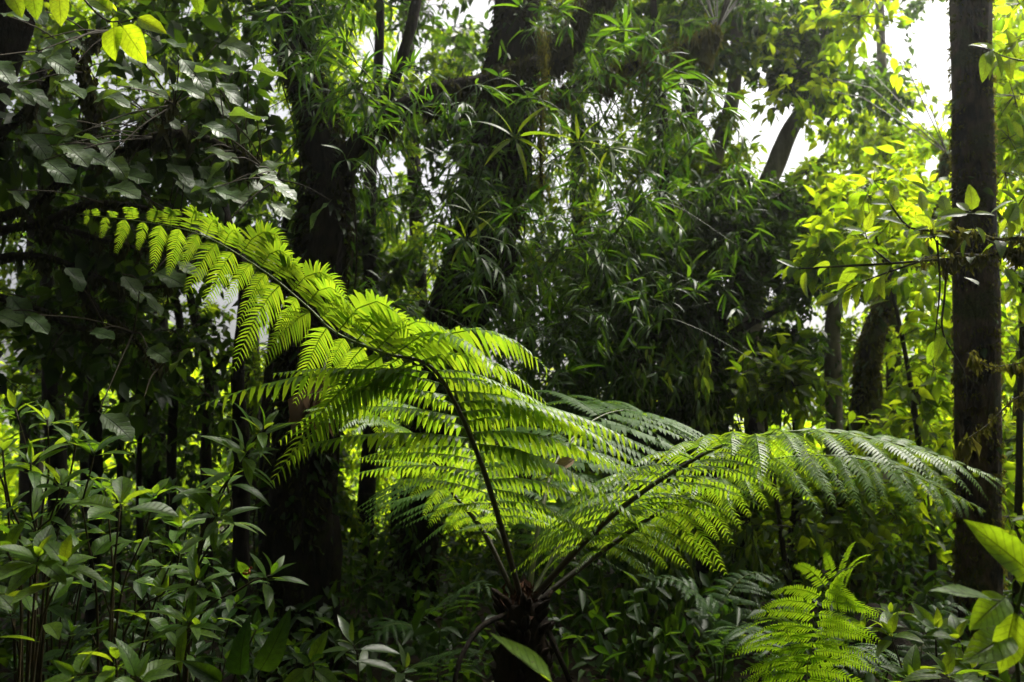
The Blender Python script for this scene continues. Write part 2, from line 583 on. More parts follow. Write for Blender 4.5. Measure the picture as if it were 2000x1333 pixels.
def ell(cx, cy, rx, ry, d0, d1, n, rad, leaves):
    """clump centres inside an ellipse seen in the photograph between two depths"""
    out = []
    while len(out) < n:
        u, v = RNG.uniform(-1, 1, 2)
        if u * u + v * v > 1: continue
        d = RNG.uniform(d0, d1)
        out.append((at(cx + u * rx, cy + v * ry, d), rad * RNG.uniform(.7, 1.25), int(leaves * RNG.uniform(.7, 1.3))))
    return out


def box3(x0, x1, y0, y1, z0, z1, n, rad, leaves):
    out = []
    for _ in range(n):
        out.append((np.array((RNG.uniform(x0, x1), RNG.uniform(y0, y1), RNG.uniform(z0, z1))), rad * RNG.uniform(.7, 1.25), int(leaves * RNG.uniform(.7, 1.3))))
    return out


def ground_z(x, y):
    z = .10 * math.sin(x * .7 + 1) * math.sin(y * .5) + .05 * math.sin(x * 1.9 + y * 1.3)
    if y > 11: z -= min((y - 11) * .22, 9)
    return z


def down_to_ground(p):
    p = np.array(p, float)
    p[2] = ground_z(p[0], p[1]) - .05
    return p


def hanging_moss(name, parent, lines, n, lo, hi, mat, width=.004, spread=.03):
    """strands that hang from limbs; lines are polylines"""
    P = []
    for l in lines:
        s = spline(l, 60)
        P.append(s[RNG.integers(0, 60, n)] + RNG.normal(0, spread, (n, 3)))
    P = np.vstack(P)
    m = len(P)
    A = RNG.normal(0, .22, (m, 3)); A[:, 2] -= 1
    N = RNG.normal(0, 1, (m, 3)); N[:, 2] *= .2
    # strands bunch together into tufts
    f = np.abs(np.sin(P[:, 0] * 23 + P[:, 1] * 17) * np.sin(P[:, 0] * 7.3 + 2)) ** 1.4 * .9 + .15
    return bulk(name, P, A, N, RNG.uniform(lo, hi, m) * f, width * RNG.uniform(.6, 1.5, m), 'strand', mat, parent)


def trunk_fuzz(parent, ctrl, radii, n, lo, hi, mat, width=.004, templ='strand', name='moss', out=.6):
    """moss or small leaves growing all over a trunk"""
    P = spline(ctrl, 80); T_ = tangents(P)
    r = np.interp(np.linspace(0, 1, 80), np.linspace(0, 1, len(radii)), radii)
    i = RNG.integers(0, 80, n)
    v = RNG.normal(0, 1, (n, 3)); t = T_[i]
    v = nrm(v - t * np.sum(v * t, 1, keepdims=True))
    patch = np.sin(P[i][:, 2] * 5 + v[:, 0] * 3) + np.sin(P[i][:, 2] * 11 + v[:, 1] * 4) > -.7
    i, v, t = i[patch], v[patch], t[patch]
    m = len(i)
    pos = P[i] + t * RNG.uniform(-.03, .03, (m, 1)) + v * (r[i] * .97)[:, None]
    A = v * out + RNG.normal(0, .3, (m, 3)); A[:, 2] -= .7
    return bulk(name, pos, A, v + RNG.normal(0, .4, (m, 3)), RNG.uniform(lo, hi, m), width * RNG.uniform(.6, 1.5, m), templ, M[mat], parent)


def lianas(parent, ctrl, radii, n, seed):
    rg = random.Random(seed)
    P = spline(ctrl, 60)
    r = np.interp(np.linspace(0, 1, 60), np.linspace(0, 1, len(radii)), radii)
    for k in range(n):
        a0, tw = rg.uniform(0, 6.28), rg.uniform(-2.5, 2.5)
        i0, i1 = rg.randrange(0, 20), rg.randrange(40, 60)
        Q = []
        for i in range(i0, i1, 3):
            a = a0 + tw * i / 60 + .25 * math.sin(i * .5 + k)
            q = r[i] * (1.08 + .35 * max(0, math.sin(i * .23 + k * 1.7)))
            Q.append(P[i] + np.array((math.cos(a) * q, math.sin(a) * q, 0)))
        b = MB(); rr = rg.uniform(.005, .014)
        b.tube(spline(Q, 40), (rr, rr * .7), 6, .12, seed + k)
        b.build('liana', M['bark_moss'] if k % 3 == 0 else M['stem'], parent)


def trunk_tube(parent, ctrl, radii, mat, sides=14, wob=.10, seed=0, n=70, name='trunk'):
    b = MB()
    b.tube(spline(ctrl, n), radii, sides, wob, seed)
    return b.build(name, mat, parent)


def make_tree(name, label, ctrl, radii, bark, clumps, leaf, mat, limbs=(), moss=None, n_ind=0, ind=None, droop=.35, cat='tree',
              fuzz=(), vines=0, group=None, twig_r=.006, grounded=True, connect=True, sides=14, wob=.10, seed=0):
    """trunk + limbs + crown; the n_ind leaves that show largest are parts of their own"""
    ctrl = [np.asarray(c, float) for c in ctrl]
    if grounded:
        g = down_to_ground(ctrl[0])
        if ctrl[0][2] > g[2] + .1: ctrl = [g] + ctrl
        else: ctrl[0] = g
    t = thing(name, label, cat, ctrl[0], group)
    trunk_tube(t, ctrl, radii, M[bark], sides, wob, seed)
    tp = spline(ctrl, 50)
    allp = [tp]
    for k, (lc, lr) in enumerate(limbs):
        lp = spline(lc, 26)
        b = MB(); b.tube(lp, lr, 8, .10, seed + k + 1)
        b.build('limb', M[bark], t)
        allp.append(lp)
    AP = np.vstack(allp)
    if clumps:
        P, A, N, TW = clump_leaves(clumps, droop)
        if connect:
            for c, r, n in clumps:
                q = AP[np.argmin(np.sum((AP - c) ** 2, 1) + 3 * np.maximum(AP[:, 2] - c[2], 0))]
                mid = (q + c) / 2 + np.array((0, 0, .12 * np.linalg.norm(q - c))) + rv(.05)
                TW.append((q, mid, c))
        L = leaf[0] * RNG.uniform(.6, 1.3, len(P))
        keep = np.ones(len(P), bool)
        if n_ind:
            q = P - np.array((0, 0, CAM_Z))
            fw = q[:, 1] * _cp + q[:, 2] * _sp
            px = 1000 + q[:, 0] / fw * FPX
            py = 666.5 - (q[:, 2] * _cp - q[:, 1] * _sp) / fw * FPX
            inside = (fw > 1) & (px > 0) & (px < 2000) & (py > 0) & (py < 1333)
            score = np.where(inside, fw - L * 4, 1e6)
            idx = np.argsort(score)[:n_ind]
            idx = idx[score[idx] < 1e5]
            for i in idx:
                me = leaf_mesh(ind[0], ind[1], ind[2], rnd.randrange(4), 5 if ind[1] < .3 else 6, .25, .15)
                put_leaf(t, me, P[i], A[i], N[i], L[i])
            keep[idx] = False
        bulk('crown', P[keep], A[keep], N[keep], L[keep], leaf[1] * L[keep] / leaf[0], leaf[2], M[mat], t)
        twig_mesh('twigs', TW, twig_r, M['stem'], t)
    if vines: lianas(t, ctrl, radii, vines, seed)
    for fz in fuzz:
        trunk_fuzz(t, ctrl, radii, *fz[0], **fz[1])
    if moss:
        hanging_moss('moss', t, [c for c in moss[0]], moss[1], moss[2], moss[3], M[moss[4]])
    return t

# ================================================================== SETTING
def make_ground():
    xs = np.concatenate([np.linspace(-900, -40, 10), np.linspace(-30, 30, 70), np.linspace(40, 900, 10)])
    ys = np.concatenate([np.linspace(-900, -30, 8), np.linspace(-20, 40, 70), np.linspace(55, 1500, 14)])
    V = [(x, y, ground_z(x, y)) for y in ys for x in xs]
    nx = len(xs)
    F = [(j * nx + i, j * nx + i + 1, (j + 1) * nx + i + 1, (j + 1) * nx + i) for j in range(len(ys) - 1) for i in range(nx - 1)]
    b = MB(); b.add(V, F)
    o = b.build('ground', gm)
    tag(o, 'dark forest floor of soil and leaf litter', None, None, 'structure')
    # fallen leaves
    n = 9000
    P = np.stack([RNG.uniform(-7, 7, n), RNG.uniform(2.5, 13, n), np.zeros(n)], 1)
    P[:, 2] = [ground_z(x, y) + .012 for x, y in P[:, :2]]
    A = RNG.normal(0, 1, (n, 3)); A[:, 2] *= .12
    N = RNG.normal(0, .25, (n, 3)); N[:, 2] += 1
    tag(bulk('leaf_litter', P, A, N, RNG.uniform(.05, .14, n), RNG.uniform(.012, .03, n), 'oval', M['litter']), 'brown fallen leaves lying over the forest floor', 'leaf litter')


make_ground()


def distant_forest():
    n = 52000
    az = RNG.uniform(R(-46), R(46), n)
    rad = 15 + 22 * RNG.uniform(0, 1, n) ** 1.3
    x, y = rad * np.sin(az), rad * np.cos(az)
    top = 1.6 + 2.2 * np.sin(x * .45 + 1) * np.sin(y * .3) + 1.0 * np.sin(x * 1.1 + y * .7)
    bot = np.array([ground_z(a, b) for a, b in zip(x, y)])
    z = bot + (top - bot) * RNG.uniform(0, 1, n) ** .6
    P = np.stack([x, y, z], 1)
    A = RNG.normal(0, 1, (n, 3)); A[:, 2] -= .4
    N = RNG.normal(0, .6, (n, 3)); N[:, 2] += .8
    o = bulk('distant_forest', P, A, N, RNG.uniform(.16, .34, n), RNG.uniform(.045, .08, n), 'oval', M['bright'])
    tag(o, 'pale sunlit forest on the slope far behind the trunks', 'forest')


distant_forest()

# ------------------------------------------------------------------ far trees (right, bright; left and centre, dimmer)
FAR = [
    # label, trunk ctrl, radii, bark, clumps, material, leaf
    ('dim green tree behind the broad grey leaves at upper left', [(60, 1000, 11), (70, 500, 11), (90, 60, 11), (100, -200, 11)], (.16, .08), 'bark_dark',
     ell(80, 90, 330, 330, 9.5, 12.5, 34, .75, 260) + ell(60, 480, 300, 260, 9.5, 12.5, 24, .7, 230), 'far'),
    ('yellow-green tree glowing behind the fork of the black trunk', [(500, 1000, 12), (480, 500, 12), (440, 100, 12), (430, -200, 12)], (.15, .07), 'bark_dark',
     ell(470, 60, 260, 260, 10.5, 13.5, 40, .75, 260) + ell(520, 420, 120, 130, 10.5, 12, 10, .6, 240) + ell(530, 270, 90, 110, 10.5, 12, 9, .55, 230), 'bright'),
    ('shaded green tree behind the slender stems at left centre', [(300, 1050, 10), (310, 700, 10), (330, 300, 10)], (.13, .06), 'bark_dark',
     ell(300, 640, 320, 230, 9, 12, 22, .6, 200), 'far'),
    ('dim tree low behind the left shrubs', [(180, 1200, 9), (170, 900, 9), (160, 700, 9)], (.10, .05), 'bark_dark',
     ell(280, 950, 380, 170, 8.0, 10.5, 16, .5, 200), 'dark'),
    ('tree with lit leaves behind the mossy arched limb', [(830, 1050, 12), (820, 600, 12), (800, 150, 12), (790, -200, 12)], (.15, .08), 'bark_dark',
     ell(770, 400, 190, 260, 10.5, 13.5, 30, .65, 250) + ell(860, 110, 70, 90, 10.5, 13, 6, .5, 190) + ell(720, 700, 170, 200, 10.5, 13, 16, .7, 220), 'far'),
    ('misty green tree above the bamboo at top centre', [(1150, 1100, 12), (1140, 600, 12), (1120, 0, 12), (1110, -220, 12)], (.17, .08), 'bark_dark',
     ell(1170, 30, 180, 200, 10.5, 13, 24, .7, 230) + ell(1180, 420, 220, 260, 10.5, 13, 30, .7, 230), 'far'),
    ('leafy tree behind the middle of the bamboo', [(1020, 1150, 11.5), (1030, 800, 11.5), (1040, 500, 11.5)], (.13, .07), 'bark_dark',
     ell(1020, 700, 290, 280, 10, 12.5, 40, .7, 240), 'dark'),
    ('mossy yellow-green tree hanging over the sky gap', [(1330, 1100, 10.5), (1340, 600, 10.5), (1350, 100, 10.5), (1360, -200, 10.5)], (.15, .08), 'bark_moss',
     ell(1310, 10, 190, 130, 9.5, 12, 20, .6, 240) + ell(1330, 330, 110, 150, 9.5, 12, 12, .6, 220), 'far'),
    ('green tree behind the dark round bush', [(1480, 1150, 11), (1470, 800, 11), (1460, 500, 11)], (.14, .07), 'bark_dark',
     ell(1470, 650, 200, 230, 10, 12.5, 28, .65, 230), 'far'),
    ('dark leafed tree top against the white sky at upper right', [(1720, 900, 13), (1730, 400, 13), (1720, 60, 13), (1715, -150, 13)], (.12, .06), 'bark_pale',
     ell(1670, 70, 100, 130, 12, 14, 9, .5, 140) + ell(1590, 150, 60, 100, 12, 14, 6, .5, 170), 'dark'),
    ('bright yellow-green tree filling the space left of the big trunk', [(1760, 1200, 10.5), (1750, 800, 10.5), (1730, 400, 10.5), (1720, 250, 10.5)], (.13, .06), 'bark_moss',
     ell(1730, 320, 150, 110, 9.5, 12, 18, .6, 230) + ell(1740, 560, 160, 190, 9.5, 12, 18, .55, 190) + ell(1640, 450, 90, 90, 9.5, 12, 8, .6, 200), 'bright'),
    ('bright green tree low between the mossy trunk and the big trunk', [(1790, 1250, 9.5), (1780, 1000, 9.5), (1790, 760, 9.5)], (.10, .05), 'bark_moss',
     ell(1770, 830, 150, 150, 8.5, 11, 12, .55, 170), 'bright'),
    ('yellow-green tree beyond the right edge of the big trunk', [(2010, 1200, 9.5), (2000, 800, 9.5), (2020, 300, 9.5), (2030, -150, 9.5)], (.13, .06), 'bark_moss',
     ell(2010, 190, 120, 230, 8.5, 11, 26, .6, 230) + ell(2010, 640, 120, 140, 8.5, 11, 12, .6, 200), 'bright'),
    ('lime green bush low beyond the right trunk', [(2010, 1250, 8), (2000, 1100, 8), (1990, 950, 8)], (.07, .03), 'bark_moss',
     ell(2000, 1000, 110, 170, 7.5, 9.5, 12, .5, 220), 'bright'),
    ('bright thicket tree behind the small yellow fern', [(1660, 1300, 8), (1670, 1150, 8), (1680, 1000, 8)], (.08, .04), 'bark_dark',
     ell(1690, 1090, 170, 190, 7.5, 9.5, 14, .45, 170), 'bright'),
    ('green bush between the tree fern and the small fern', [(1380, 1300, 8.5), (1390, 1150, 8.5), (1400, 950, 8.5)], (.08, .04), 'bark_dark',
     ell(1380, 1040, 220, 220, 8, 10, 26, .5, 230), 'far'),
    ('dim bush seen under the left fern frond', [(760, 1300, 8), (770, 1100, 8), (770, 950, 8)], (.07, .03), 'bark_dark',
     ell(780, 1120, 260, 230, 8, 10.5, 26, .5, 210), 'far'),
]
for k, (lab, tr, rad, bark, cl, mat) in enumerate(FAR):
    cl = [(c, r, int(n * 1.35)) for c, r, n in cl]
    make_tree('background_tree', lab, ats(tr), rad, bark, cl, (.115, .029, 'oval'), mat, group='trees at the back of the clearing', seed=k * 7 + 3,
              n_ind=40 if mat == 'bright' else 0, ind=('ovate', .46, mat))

# ------------------------------------------------------------------ standing trunks in the middle distance
# big dark trunk at right
T = ats([(1913, 1260, 5.0), (1912, 1000, 5.0), (1908, 700, 5.0), (1902, 420, 5.0), (1898, 200, 5.0), (1895, 0, 5.05), (1890, -500, 5.2), (1885, -900, 5.4)])
make_tree('forest_tree', 'tall straight dark trunk with a pale sheen on one side at right', T, (.138, .130, .124, .118, .112, .108, .105, .10), 'bark_brown',
          box3(2.2, 4.6, 2.4, 4.6, 8.0, 10, 10, .7, 100), (.15, .04, 'oval'), 'dark', sides=40, wob=.065, seed=5, connect=True, fuzz=[((13000, .012, .045, 'moss'), dict(width=.0024)), ((110, .04, .10, 'dark'), dict(width=.02, templ='oval', name='climbing_leaves', out=1))],
          moss=([T[2:5]], 700, .02, .06, 'moss_dark'))
# black trunk left of centre with the arched limb
T = ats([(590, 1330, 5.6), (585, 1100, 5.6), (592, 850, 5.6), (610, 620, 5.6), (632, 450, 5.6), (640, 330, 5.6), (612, 200, 5.65), (575, 90, 5.7), (600, -40, 5.8), (640, -300, 6.0)])
arch = ats([(640, 380, 5.6), (690, 300, 5.55), (770, 225, 5.5), (860, 178, 5.5), (950, 158, 5.6), (1050, 120, 5.7), (1120, 60, 5.8), (1180, -30, 5.9)])
arch2 = ats([(700, 290, 5.55), (760, 180, 5.5), (800, 60, 5.5), (830, -80, 5.6)])
make_tree('forest_tree', 'black mossy trunk left of centre with a limb arching to the right', T, (.27, .24, .215, .20, .185, .17, .12, .10, .09, .07), 'bark_dark',
          box3(-4.0, -.3, 5.2, 9.0, 6.2, 8.2, 46, .8, 150), (.15, .035, 'oval'), 'dark',  # unseen canopy above the view, thickened to deepen the shade below
          limbs=[(arch, (.10, .085, .07, .05, .03, .02)), (arch2, (.05, .04, .03))], moss=([arch, arch[2:], arch[4:], T[3:6]], 3000, .05, .22, 'moss_dark'), sides=40, wob=.16, seed=9, fuzz=[((14000, .02, .07, 'moss_dark'), dict(width=.0035)), ((1300, .05, .13, 'dark'), dict(width=.02, templ='oval', name='climbing_leaves', out=1.2))], vines=8)
# centre trunk wrapped in bamboo
T = ats([(812, 1330, 7.0), (818, 1150, 7.0), (825, 960, 7.0), (850, 760, 6.9), (900, 600, 6.8), (945, 470, 6.7), (968, 360, 6.6), (985, 240, 6.6), (1000, 120, 6.6), (1010, -50, 6.7), (1020, -300, 6.8)])
lim = ats([(990, 230, 6.6), (1080, 190, 6.6), (1180, 150, 6.7), (1300, 110, 6.8), (1400, 60, 6.9)])
lim2 = ats([(870, 700, 6.8), (905, 640, 6.7), (960, 560, 6.5), (1000, 480, 6.5)])
make_tree('forest_tree', 'dark leaning centre trunk wrapped in climbing bamboo', T, (.17, .16, .16, .2, .26, .25, .22, .2, .17, .14, .1), 'bark_dark',
          box3(-2.0, 3.5, 6.5, 10.5, 6.4, 8.6, 60, .8, 150), (.15, .035, 'oval'), 'dark', limbs=[(lim, (.06, .05, .04, .03)), (lim2, (.1, .14, .1))],  # unseen canopy, extended to shade the centre and spare the fern
          moss=([lim[1:], lim[2:], lim[2:], T[5:8], T[3:6]], 1300, .05, .26, 'moss'), sides=40, wob=.18, seed=12, fuzz=[((12000, .02, .08, 'moss_dark'), dict(width=.004)), ((1500, .06, .15, 'bamboo'), dict(width=.012, templ='blade', name='climbing_leaves', out=1.2))], vines=8)
# mossy leaning trunk and pale trunk
T = ats([(1660, 1330, 7.6), (1662, 1150, 7.6), (1672, 960, 7.6), (1690, 800, 7.6), (1695, 700, 7.6), (1715, 620, 7.6), (1745, 570, 7.55), (1780, 530, 7.5), (1830, 430, 7.5), (1850, 300, 7.5)])
make_tree('forest_tree', 'crooked mossy trunk bending up towards the big right trunk', T, (.17, .16, .14, .12, .11, .10, .07, .05, .04, .03), 'bark_moss',
          ell(1800, 420, 60, 60, 7.3, 8.2, 5, .4, 90) + box3(2.8, 4.4, 7.2, 9, 5.2, 6.4, 6, .6, 120), (.13, .034, 'oval'), 'bright', moss=([T[2:8], T[3:6]], 900, .03, .16, 'moss'), sides=24, wob=.26, seed=15, fuzz=[((9000, .02, .07, 'moss'), dict(width=.0035)), ((260, .06, .14, 'hang'), dict(width=.018, templ='oval', name='climbing_leaves', out=.8))])
T = ats([(1640, 1330, 8.4), (1640, 1050, 8.4), (1632, 860, 8.4), (1628, 740, 8.4), (1626, 640, 8.4), (1634, 570, 8.4), (1625, 480, 8.4), (1600, 380, 8.5)])
make_tree('forest_tree', 'slim trunk with a bare pale patch beside the crooked mossy trunk', T, (.12, .11, .10, .085, .08, .08, .05, .03), 'bark_pale',
          ell(1590, 360, 80, 60, 8, 9, 6, .45, 150), (.12, .03, 'oval'), 'far', sides=24, wob=.12, seed=17, fuzz=[((260, .06, .13, 'dark'), dict(width=.02, templ='oval', name='climbing_leaves', out=1))])
T = ats([(1470, 1330, 9.6), (1475, 900, 9.6), (1470, 600, 9.6), (1480, 420, 9.6), (1515, 320, 9.6), (1545, 250, 9.6), (1580, 200, 9.6), (1605, 140, 9.6), (1615, 60, 9.7), (1610, -100, 9.8)])
make_tree('forest_tree', 'pale trunk curving up across the white sky gap', T, (.16, .15, .14, .13, .12, .11, .1, .085, .07, .05), 'bark_pale',
          ell(1580, 110, 70, 50, 9.2, 10, 7, .4, 150) + ell(1680, 190, 80, 40, 9.2, 10, 5, .4, 120) + ell(1530, 20, 100, 50, 9.2, 10.2, 7, .45, 130), (.12, .03, 'oval'), 'dark', seed=19)
T = ats([(1350, 1330, 10), (1362, 900, 10), (1370, 600, 10), (1385, 400, 10), (1400, 300, 10), (1430, 200, 10), (1440, 80, 10), (1440, -100, 10)])
make_tree('forest_tree', 'hazy grey trunk left of the white sky gap', T, (.16, .15, .13, .12, .11, .1, .08, .06), 'bark_pale',
          ell(1430, 60, 80, 90, 9.5, 10.5, 7, .5, 130) + ell(1400, 330, 50, 60, 9.5, 10.5, 4, .4, 120), (.12, .03, 'oval'), 'far', seed=21)
# dark round bush mass on a dark trunk, right of centre
T = ats([(1385, 1330, 7.2), (1380, 1050, 7.2), (1372, 860, 7.2), (1378, 760, 7.2), (1400, 660, 7.2), (1440, 560, 7.2), (1480, 450, 7.2)])
make_tree('forest_tree', 'dark tree with a dense round crown right of centre', T, (.11, .10, .09, .08, .07, .05, .03), 'bark_dark',
          ell(1480, 440, 130, 90, 6.8, 8.0, 26, .42, 330) + ell(1400, 560, 90, 60, 6.8, 7.6, 8, .4, 200) + ell(1560, 560, 60, 60, 6.8, 7.6, 5, .35, 180), (.07, .022, 'oval'), 'dark', wob=.18, seed=23,
          limbs=[(ats([(1400, 680, 7.2), (1450, 640, 7.1), (1530, 600, 7.2), (1580, 560, 7.2)]), (.05, .03, .015))])
# shaded leafy trees behind the bamboo: their trunks show as dark posts
T = ats([(1240, 1330, 7.6), (1235, 1050, 7.6), (1250, 800, 7.6), (1280, 620, 7.6), (1300, 450, 7.6), (1290, 200, 7.7), (1270, -60, 7.8)])
make_tree('forest_tree', 'shaded tree with hanging leaves right of the tree fern', T, (.12, .11, .10, .09, .07, .05, .02), 'bark_dark',
          ell(1270, 620, 180, 170, 7.0, 8.4, 30, .45, 200) + ell(1400, 760, 120, 80, 7, 8.4, 10, .4, 170) + ell(1330, 880, 120, 60, 7, 8.4, 8, .4, 170), (.12, .026, 'oval'), 'dark', wob=.15, seed=25)
T = ats([(1440, 1330, 6.6), (1445, 1150, 6.6), (1452, 1000, 6.6), (1470, 900, 6.6), (1465, 800, 6.6), (1430, 650, 6.6)])
make_tree('forest_tree', 'thin dark trunk under the right fern frond', T, (.075, .07, .06, .05, .04, .02), 'bark_dark',
          ell(1430, 700, 90, 80, 6.3, 7.2, 6, .35, 150), (.10, .024, 'oval'), 'dark', wob=.18, seed=27)
T = ats([(1553, 1330, 7.0), (1548, 1150, 7.0), (1556, 1000, 7.0), (1560, 880, 7.0), (1548, 740, 7.0), (1520, 640, 7.0)])
make_tree('forest_tree', 'thin dark trunk behind the small yellow fern', T, (.065, .06, .055, .05, .035, .02), 'bark_dark',
          ell(1510, 690, 70, 60, 6.7, 7.4, 5, .32, 140), (.10, .024, 'oval'), 'dark', wob=.18, seed=29)
T = ats([(1830, 1330, 6.6), (1822, 1100, 6.6), (1800, 900, 6.6), (1770, 700, 6.6), (1740, 560, 6.6), (1700, 430, 6.6)])
make_tree('understorey_tree', 'slight tree with airy bright green leaves left of the big trunk', T, (.035, .03, .025, .02, .014, .008), 'stem',
          ell(1730, 450, 140, 110, 6.0, 7.2, 13, .42, 75) + ell(1815, 650, 35, 110, 6.0, 7.2, 4, .3, 60) + ell(1780, 930, 90, 130, 6, 7, 8, .4, 65), (.135, .034, 'oval'), 'bright', sides=8, seed=61,
          n_ind=260, ind=('ovate', .48, 'bright'), twig_r=.004)
T = ats([(1985, 1330, 5.8), (1990, 1000, 5.8), (1995, 700, 5.8), (2010, 400, 5.8), (2020, 100, 5.8)])
make_tree('understorey_tree', 'thin tree with lime leaves in the gap right of the big trunk', T, (.03, .028, .02, .015, .008), 'stem',
          ell(2000, 220, 60, 220, 5.5, 6.4, 12, .35, 65) + ell(2000, 620, 60, 120, 5.5, 6.4, 5, .35, 60) + ell(2000, 980, 60, 120, 5.5, 6.4, 5, .35, 60), (.13, .033, 'oval'), 'bright', sides=8, seed=63, n_ind=120, ind=('ovate', .48, 'bright'), twig_r=.004)
T = ats([(1560, 1330, 6.2), (1540, 1150, 6.2), (1520, 1000, 6.2), (1500, 860, 6.2), (1490, 760, 6.2)])
make_tree('understorey_tree', 'leafy sapling with mid-green leaves under the right frond', T, (.03, .025, .02, .015, .008), 'stem',
          ell(1600, 1010, 160, 70, 5.6, 6.6, 11, .38, 70) + ell(1500, 740, 80, 60, 5.8, 6.8, 6, .32, 70), (.125, .03, 'oval'), 'far', sides=8, seed=65, n_ind=180, ind=('ovate', .45, 'far'), twig_r=.004)
T = ats([(720, 1330, 8.6), (715, 1000, 8.6), (730, 700, 8.6), (720, 400, 8.6), (740, 100, 8.6), (745, -150, 8.6)])
make_tree('forest_tree', 'dim tree between the black trunk and the centre trunk', T, (.10, .09, .08, .07, .05, .03), 'bark_dark',
          ell(740, 540, 120, 220, 8, 9.4, 18, .45, 180) + ell(900, 290, 130, 110, 8, 9.4, 9, .42, 170) + ell(540, 450, 70, 110, 8, 9.2, 5, .4, 150), (.12, .03, 'oval'), 'dark', sides=12, seed=71)
T = ats([(120, 1330, 7.4), (115, 1000, 7.4), (100, 700, 7.4), (90, 400, 7.4), (80, 100, 7.4)])
make_tree('forest_tree', 'dim tree behind the mossy limbs at the left edge', T, (.10, .09, .08, .07, .04), 'bark_dark',
          ell(120, 420, 240, 200, 7, 8.4, 13, .45, 150) + ell(200, 760, 240, 120, 7, 8.4, 7, .4, 140), (.12, .03, 'oval'), 'dark', sides=12, seed=73)
# slender dark stems on the left
SL = [('slender dark stem nearest the black trunk at left', [(470, 1200, 6.4), (472, 900, 6.4), (465, 720, 6.4), (478, 560, 6.4), (440, 420, 6.5), (400, 250, 6.6)], .07),
      ('slim dark stem just left of the shrub with narrow leaves', [(405, 1200, 6.8), (402, 900, 6.8), (408, 740, 6.8), (380, 620, 6.8), (350, 480, 6.8)], .055),
      ('thin straight stem behind the left shrubs', [(338, 1200, 7.2), (335, 900, 7.2), (342, 740, 7.2), (352, 640, 7.2), (330, 520, 7.2), (340, 380, 7.2)], .05),
      ('forked thin stem at far left behind the upper shrub', [(275, 1200, 6.4), (272, 900, 6.4), (282, 810, 6.4), (310, 760, 6.4), (350, 700, 6.4)], .03),
      ('mossy dark stem above the left shrub', [(182, 1200, 6.0), (186, 900, 6.0), (180, 720, 6.0), (170, 600, 6.0), (215, 500, 6.0), (250, 400, 6.0)], .055),
      ('dark vertical stem hanging behind the tip of the left frond', [(228, 1200, 6.6), (236, 850, 6.6), (248, 600, 6.6), (250, 480, 6.6), (252, 330, 6.6)], .03),
      ('dark stem beside the black trunk under the fern', [(520, 1300, 7.4), (516, 1000, 7.4), (520, 800, 7.4), (540, 600, 7.4), (560, 420, 7.4)], .06)]
for k, (lab, c, r0) in enumerate(SL):
    T = ats(c)
    tip = T[-1]
    make_tree('slender_tree', lab, T, (r0, r0 * .9, r0 * .75, r0 * .5), 'bark_dark',
              [(tip + rv(.25), .45, 110) for _ in range(4)] + [(T[-2] + rv(.3), .4, 80) for _ in range(2)], (.12, .03, 'oval'), 'dark', sides=8, wob=.16, seed=40 + k,
              group='slender stems at left', moss=([T[-4:]], 200, .02, .07, 'moss_dark'))
# fallen log
b = MB()
LG = ats([(1700, 1215, 4.6), (1760, 1265, 4.3), (1820, 1330, 4.0), (1880, 1420, 3.7)])
b.tube(spline(LG, 24), (.10, .115, .12, .125), 18, .12, 4)
lg = thing('fallen_log', 'dark fallen log slanting down beside the small yellow fern', 'log', LG[1])
b.build('log', M['bark_dark'], lg)
hanging_moss('moss', lg, [LG], 500, .02, .06, M['moss_dark'])

# ------------------------------------------------------------------ forest all round the viewpoint (beside and behind, outside the view)
def surrounding():
    n = 42000
    az = RNG.uniform(R(50), R(310), n)               # clockwise from straight ahead
    az = np.where((az < R(95)) & (RNG.uniform(0, 1, n) < .55), az + R(90), az)
    rad = RNG.uniform(4.2, 8.5, n)
    z = RNG.uniform(.1, 10.5, n)
    P = np.stack([rad * np.sin(az), 1.0 + rad * np.cos(az), z], 1)
    A = RNG.normal(0, 1, (n, 3)); A[:, 2] -= .4
    N = RNG.normal(0, .6, (n, 3)); N[:, 2] += .8
    o = bulk('surrounding_forest', P, A, N, RNG.uniform(.22, .42, n), RNG.uniform(.06, .12, n), 'oval', M['dark'])
    tag(o, 'dense shaded forest standing round the clearing', 'forest')


surrounding()

# ================================================================== FERNS
def prof(v, u):
    if isinstance(v, (int, float)): return v
    return float(np.interp(u, [q[0] for q in v], [q[1] for q in v]))


